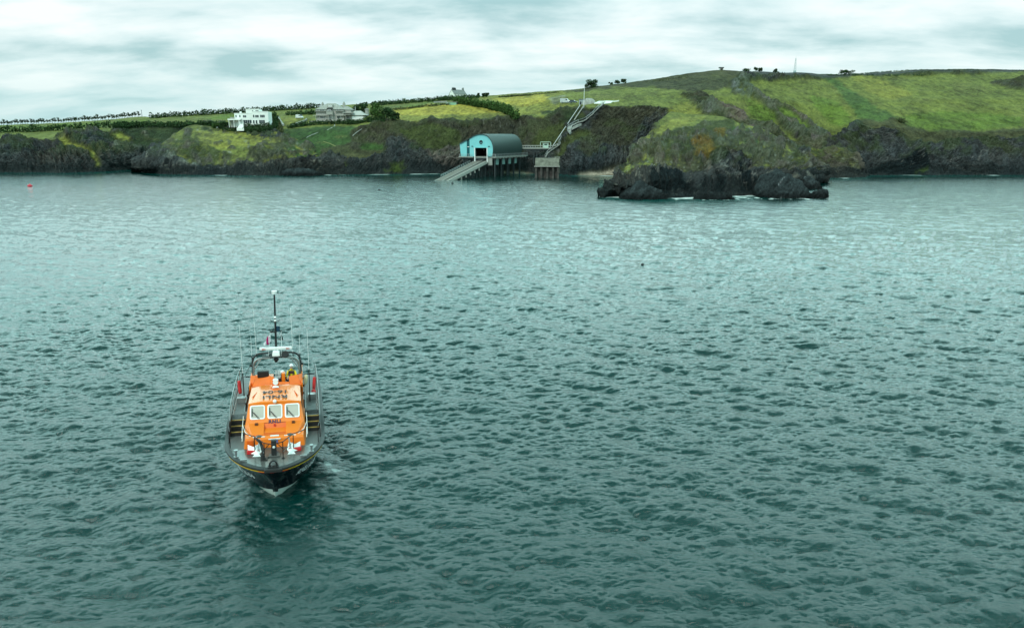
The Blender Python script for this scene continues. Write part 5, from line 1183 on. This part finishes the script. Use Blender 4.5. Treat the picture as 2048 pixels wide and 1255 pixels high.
# foredeck gear
for s in (-1, 1):
    bo_ = MB().cyl((s*1.85,1.75,2.09),(s*1.85,1.75,2.42),.06,.055,10); bo_.cyl((s*1.85,1.75,2.42),(s*1.85,1.75,2.47),.11,.11,12).cyl((s*1.85,1.75,2.09),(s*1.85,1.75,2.13),.12,.12,12); bo_.build('bollard', alu, lb_)
    MB().box(s*1.45-.16,s*1.45+.16,1.08,1.16,2.12,2.2).box(s*1.45-.05,s*1.45+.05,1.06,1.18,2.09,2.14).build('cleat', alu, lb_)
    an = MB().box(s*1.02-.32,s*1.02+.32,1.9,2.35,2.09,2.30).build('anchor_bed', redc, lb_, bevel=.04)
    MB().add([(s*.78,1.75,2.12),(s*1.28,1.95,2.16),(s*1.30,2.2,2.52),(s*1.02,2.05,2.44)],[(0,1,2,3)]).add([(s*.78,1.75,2.12),(s*1.02,2.05,2.44),(s*.72,2.2,2.55),(s*.62,1.95,2.2)],[(0,1,2,3)]).add([(s*.78,1.75,2.12),(s*1.28,1.95,2.16),(s*1.30,2.2,2.1),(s*.62,1.95,2.1)],[(0,1,2,3)]).build('anchor', whg, an)
    MB().tube([(s*.80,1.85,2.3),(s*.72,2.35,2.75)], .035, 6).build('anchor_shank', alu, an); MB().loft([[Vector((s*.85-.2,1.58,2.10)),Vector((s*.85+.2,1.58,2.10)),Vector((s*.85+.12,1.72,2.17)),Vector((s*.85-.12,1.72,2.17))],[Vector((s*.85-.2,1.6,2.095)),Vector((s*.85+.2,1.6,2.095)),Vector((s*.85+.12,1.74,2.12)),Vector((s*.85-.12,1.74,2.12))]]).build('anchor_fluke', whg, an)
ws = MB().box(-.30,.30,1.35,1.75,2.09,2.16).build('windlass_base', deckw, lb_, bevel=.02); MB().box(-.13,.13,1.45,1.7,2.16,2.95).build('windlass_post', rubber2, ws, bevel=.03); MB().ball((0,1.44,2.6),.07,10,7,(1,.5,1)).build('post_lamp', whg, ws)
MB().box(-.62,-.30,1.0,1.32,2.09,2.14).box(-.52,-.4,1.08,1.2,2.14,2.2).build('deck_hatch', rubber2, lb_)
rl_ = MB(); rl_.tube([(-.18,.2,2.1),(-.16,.2,2.28),(-.09,.2,2.37),(0,.2,2.40),(.09,.2,2.37),(.16,.2,2.28),(.18,.2,2.1)], .045, 8); rl_.box(-.26,.26,0,.3,2.06,2.15); bp_ = rl_.build('bow_fairlead', blk, lb_, True); MB().cyl((0,.16,2.26),(0,.26,2.26),.085,.085,14).build('fairlead_roller', alu, bp_, True)
# pulpit frame over the foredeck
pp = [(-.95,1.95,3.05),(-.45,1.15,2.98),(0,.95,2.95),(.45,1.15,2.98),(.95,1.95,3.05)]
pb_ = MB(); pb_.tube([(-1.55,2.6,3.02)]+pp+[(1.6,2.6,3.02)], .024, 7)
for x, y in ((-.95,1.95),(-.45,1.15),(.45,1.15),(.95,1.95)): pb_.cyl((x,y,2.09),(x,y,3.0),.026,.026,6); pb_.cyl((x,y,2.09),(x,y,2.13),.08,.08,8)
pb_.tube([(-.2,1.02,2.95),(-.45,1.15,2.62)], .02, 5).tube([(.2,1.02,2.95),(.45,1.15,2.62)], .02, 5); pul = pb_.build('pulpit', blk, lb_)
MB().tube([(-.93,1.95,2.6),(-.47,1.15,2.45)], .014, 5).tube([(.93,1.95,2.6),(.47,1.15,2.45)], .014, 5).build('pulpit_wire', alu, pul)
hs_ = MB()
for k in range(4): hs_.tube([(-.9+.09*k,1.8-.12*k,3.0),(-.66+.04*k,1.5,2.85-.05*k),(-.56+.02*k,1.25,2.5),(-.55+.01*k,1.12,2.12)], .035, 6)
hs_.cyl((-.53,1.1,2.09),(-.53,1.1,2.4),.12,.10,10); hs_.build('coiled_rope', rubber, lb_)
# hull numbers follow the flare of the bow
def hull_text(s):
    def f(x, y):
        yy_ = 2.85+(x if s > 0 else -x); v = .49+y*.42
        px_h, pz_h = hull_pt(yy_, v); p1 = hull_pt(yy_+.05, v)
        n = Vector((s*1.0, -.45, -.35)).normalized()
        return Vector((s*px_h, stem_y(yy_, v), pz_h))+n*.03
    return f
for s in (-1, 1): text_obj('lettering', 'RNLI 16-04', .46, None, inkw, hull, .008, mapf=hull_text(s), shear=.2)
# ------------------------------------------------------------------ crew
skin = mat('skin', (.50,.28,.20), .6); yj = mat('yellow_jacket', (.80,.62,.01), .6, var=.1, scale=8); dj = mat('dark_overalls', (.03,.025,.035), .8); hel = mat('white_helmet', (.8,.82,.82), .25, coat=.4); lj = mat('lifejacket', (.05,.02,.02), .6); cream = mat('cream_cloth', (.55,.52,.32), .8)
def skin_mesh(name, joints, edges, m, par, sub=1):
    me = bpy.data.meshes.new(name); me.from_pydata([j[0] for j in joints], edges, []); o = bpy.data.objects.new(name, me); C.objects.link(o); o.parent = par
    md = o.modifiers.new('skin', 'SKIN')
    for i, j in enumerate(joints):
        r = j[1]; me.skin_vertices[0].data[i].radius = (r, r) if not isinstance(r, tuple) else r
    me.skin_vertices[0].data[0].use_root = True
    ss = o.modifiers.new('sub', 'SUBSURF'); ss.levels = sub; ss.render_levels = sub
    me.materials.append(m); return o
def hand(c, dirv, par, side):
    b = MB(); c = Vector(c); d = Vector(dirv).normalized(); u = d.cross(Vector((0, 0, 1))).normalized(); n = u.cross(d)
    b.loft([[c+u*a*.04+n*q*.014+d*t for a, q in ((-1,-1),(1,-1),(1,1),(-1,1))] for t in (0, .045, .09)])
    for k, l in enumerate((.065,.078,.072,.055)):
        p = c+d*.09+u*(-.03+.02*k); b.tube([p, p+d*l*.55-n*.008, p+d*l*.8-n*.035], .009, 6, .007)
    b.tube([c+d*.03+u*side*.035, c+d*.055+u*side*.065-n*.012, c+d*.085+u*side*.07-n*.03], .011, 6, .008)
    return b.build('hand', skin, par, True)
def person(name, loc, rz, label, seated=False, torso=yj, arms=None, turn=0):
    o = bpy.data.objects.new('person', None); C.objects.link(o); tag(o, label, 'person')
    o.matrix_world = BM@Matrix.Translation(loc)@Matrix.Rotation(rz, 4, 'Z')   # figure faces -Y
    hp = .92 if not seated else .52
    J = [((0,0,hp),.15),((0,.0,hp+.22),(.17,.12)),((0,0,hp+.42),(.20,.13)),((0,-.01,hp+.54),(.09,.08)),((0,-.01,hp+.64),(.06,.06))]; E = [(0,1),(1,2),(2,3),(3,4)]
    ends = []
    for s in (-1, 1):
        k = len(J); e, w2 = arms[0 if s < 0 else 1]
        J += [((s*.19,0,hp+.47),.075),((s*e[0],e[1],hp+e[2]),.055),((s*w2[0],w2[1],hp+w2[2]),.038)]; E += [(2,k),(k,k+1),(k+1,k+2)]; ends.append((s, Vector((s*w2[0],w2[1],hp+w2[2])), Vector((s*(w2[0]-e[0]), w2[1]-e[1], w2[2]-e[2]))))
        k = len(J)
        if seated: J += [((s*.1,-.05,hp-.02),.10),((s*.12,-.45,hp),.075),((s*.12,-.47,hp-.42),.055),((s*.12,-.6,hp-.47),.045)]
        else: J += [((s*.1,0,hp-.08),.10),((s*.12,-.03,hp-.45),.075),((s*.13,.02,hp-.84),.055),((s*.13,-.13,hp-.88),.045)]
        E += [(0,k),(k,k+1),(k+1,k+2),(k+2,k+3)]
    bd = skin_mesh('body', J, E, torso, o, 2)
    for s, p, d in ends: hand(p, d, o, -s)
    hd = MB(); hc_ = Vector((0,-.02,hp+.76))
    hd.ball(hc_, .105, 16, 12, (.82,.95,1.12)); hd.ball(hc_+Vector((0,-.10,-.01)), .022, 6, 5, (.8,1,1.3)); hd.ball(hc_+Vector((0,-.06,-.08)), .05, 8, 6)
    for s in (-1, 1): hd.ball(hc_+Vector((s*.088,0,0)), .025, 6, 5, (.5,.8,1.2))
    h = hd.build('head', skin, o, True); h.rotation_euler = (0, 0, 0)
    ey = MB()
    for s in (-1, 1): ey.ball(hc_+Vector((s*.034,-.092,.02)), .012, 6, 5)
    ey.build('eyes', blk, h); MB().box(-.028,.028,-.118,-.11,hp+.695,hp+.703).build('mouth', redl, h)
    he = MB(); rings = []
    for i in range(7):
        t = R(8+88*i/6)*1.0; rings.append([hc_+Vector((.125*math.sin(t)*math.cos(a), .145*math.sin(t)*math.sin(a), .04+.135*math.cos(t))) for a in [2*math.pi*k/18 for k in range(18)]])
    he.loft(rings, True, True); hh = he.build('helmet', hel, o, True); MB().box(-.09,.09,-.165,-.12,hp+.80,hp+.83).build('visor', glassd, hh)
    return o, hp
o, hp = person('crew', (.86, 8.75, 2.95), R(-8), 'standing person in white helmet and bright yellow jacket on the upper deck', arms=[((.27,-.12,.22),(.20,-.38,.18)),((.28,-.10,.22),(.22,-.36,.20))])
ljm = MB().loft([[Vector((x, y, z)) for x, y in ((-.17,-.12),(.17,-.12),(.19,.02),(.17,.14),(-.17,.14),(-.19,.02))] for z in (hp+.33, hp+.53)]); ljm.build('lifejacket', lj, o, bevel=.03)
MB().tube([(-.12,-.15,hp+.5),(-.10,-.17,hp+.2),(-.02,-.16,hp+.05)], .035, 6).tube([(.12,-.15,hp+.5),(.10,-.17,hp+.2),(.02,-.16,hp+.05)], .035, 6).build('harness', dj, o)
MB().loft([[Vector((x*k*1.1, y*k, z)) for x, y in ((-.16,-.14),(.16,-.14),(.18,.1),(-.18,.1))] for z, k in ((hp-.5,.85),(hp-.1,1.05),(hp+.06,1.0))]).build('trousers', dj, o, bevel=.03)
o, hp = person('crew2', (.34, 8.62, 3.02), R(10), 'seated person in white helmet and dark navy overalls at the centre of the upper deck', True, dj, arms=[((.25,-.1,.2),(.18,-.32,.12)),((.26,-.1,.2),(.16,-.33,.14))])
bag = MB().ball((0,0,0),.2,14,10,(.8,.9,1.93)); bo2 = bag.build('kit_bag', cream, smooth=True); bo2.matrix_world = BM@Matrix.Translation((1.62,9.3,3.55))@Matrix.Rotation(R(14),4,'Y'); tag(bo2, 'pale cream kit bag hanging outside the rail beside the standing crew member', 'bag')
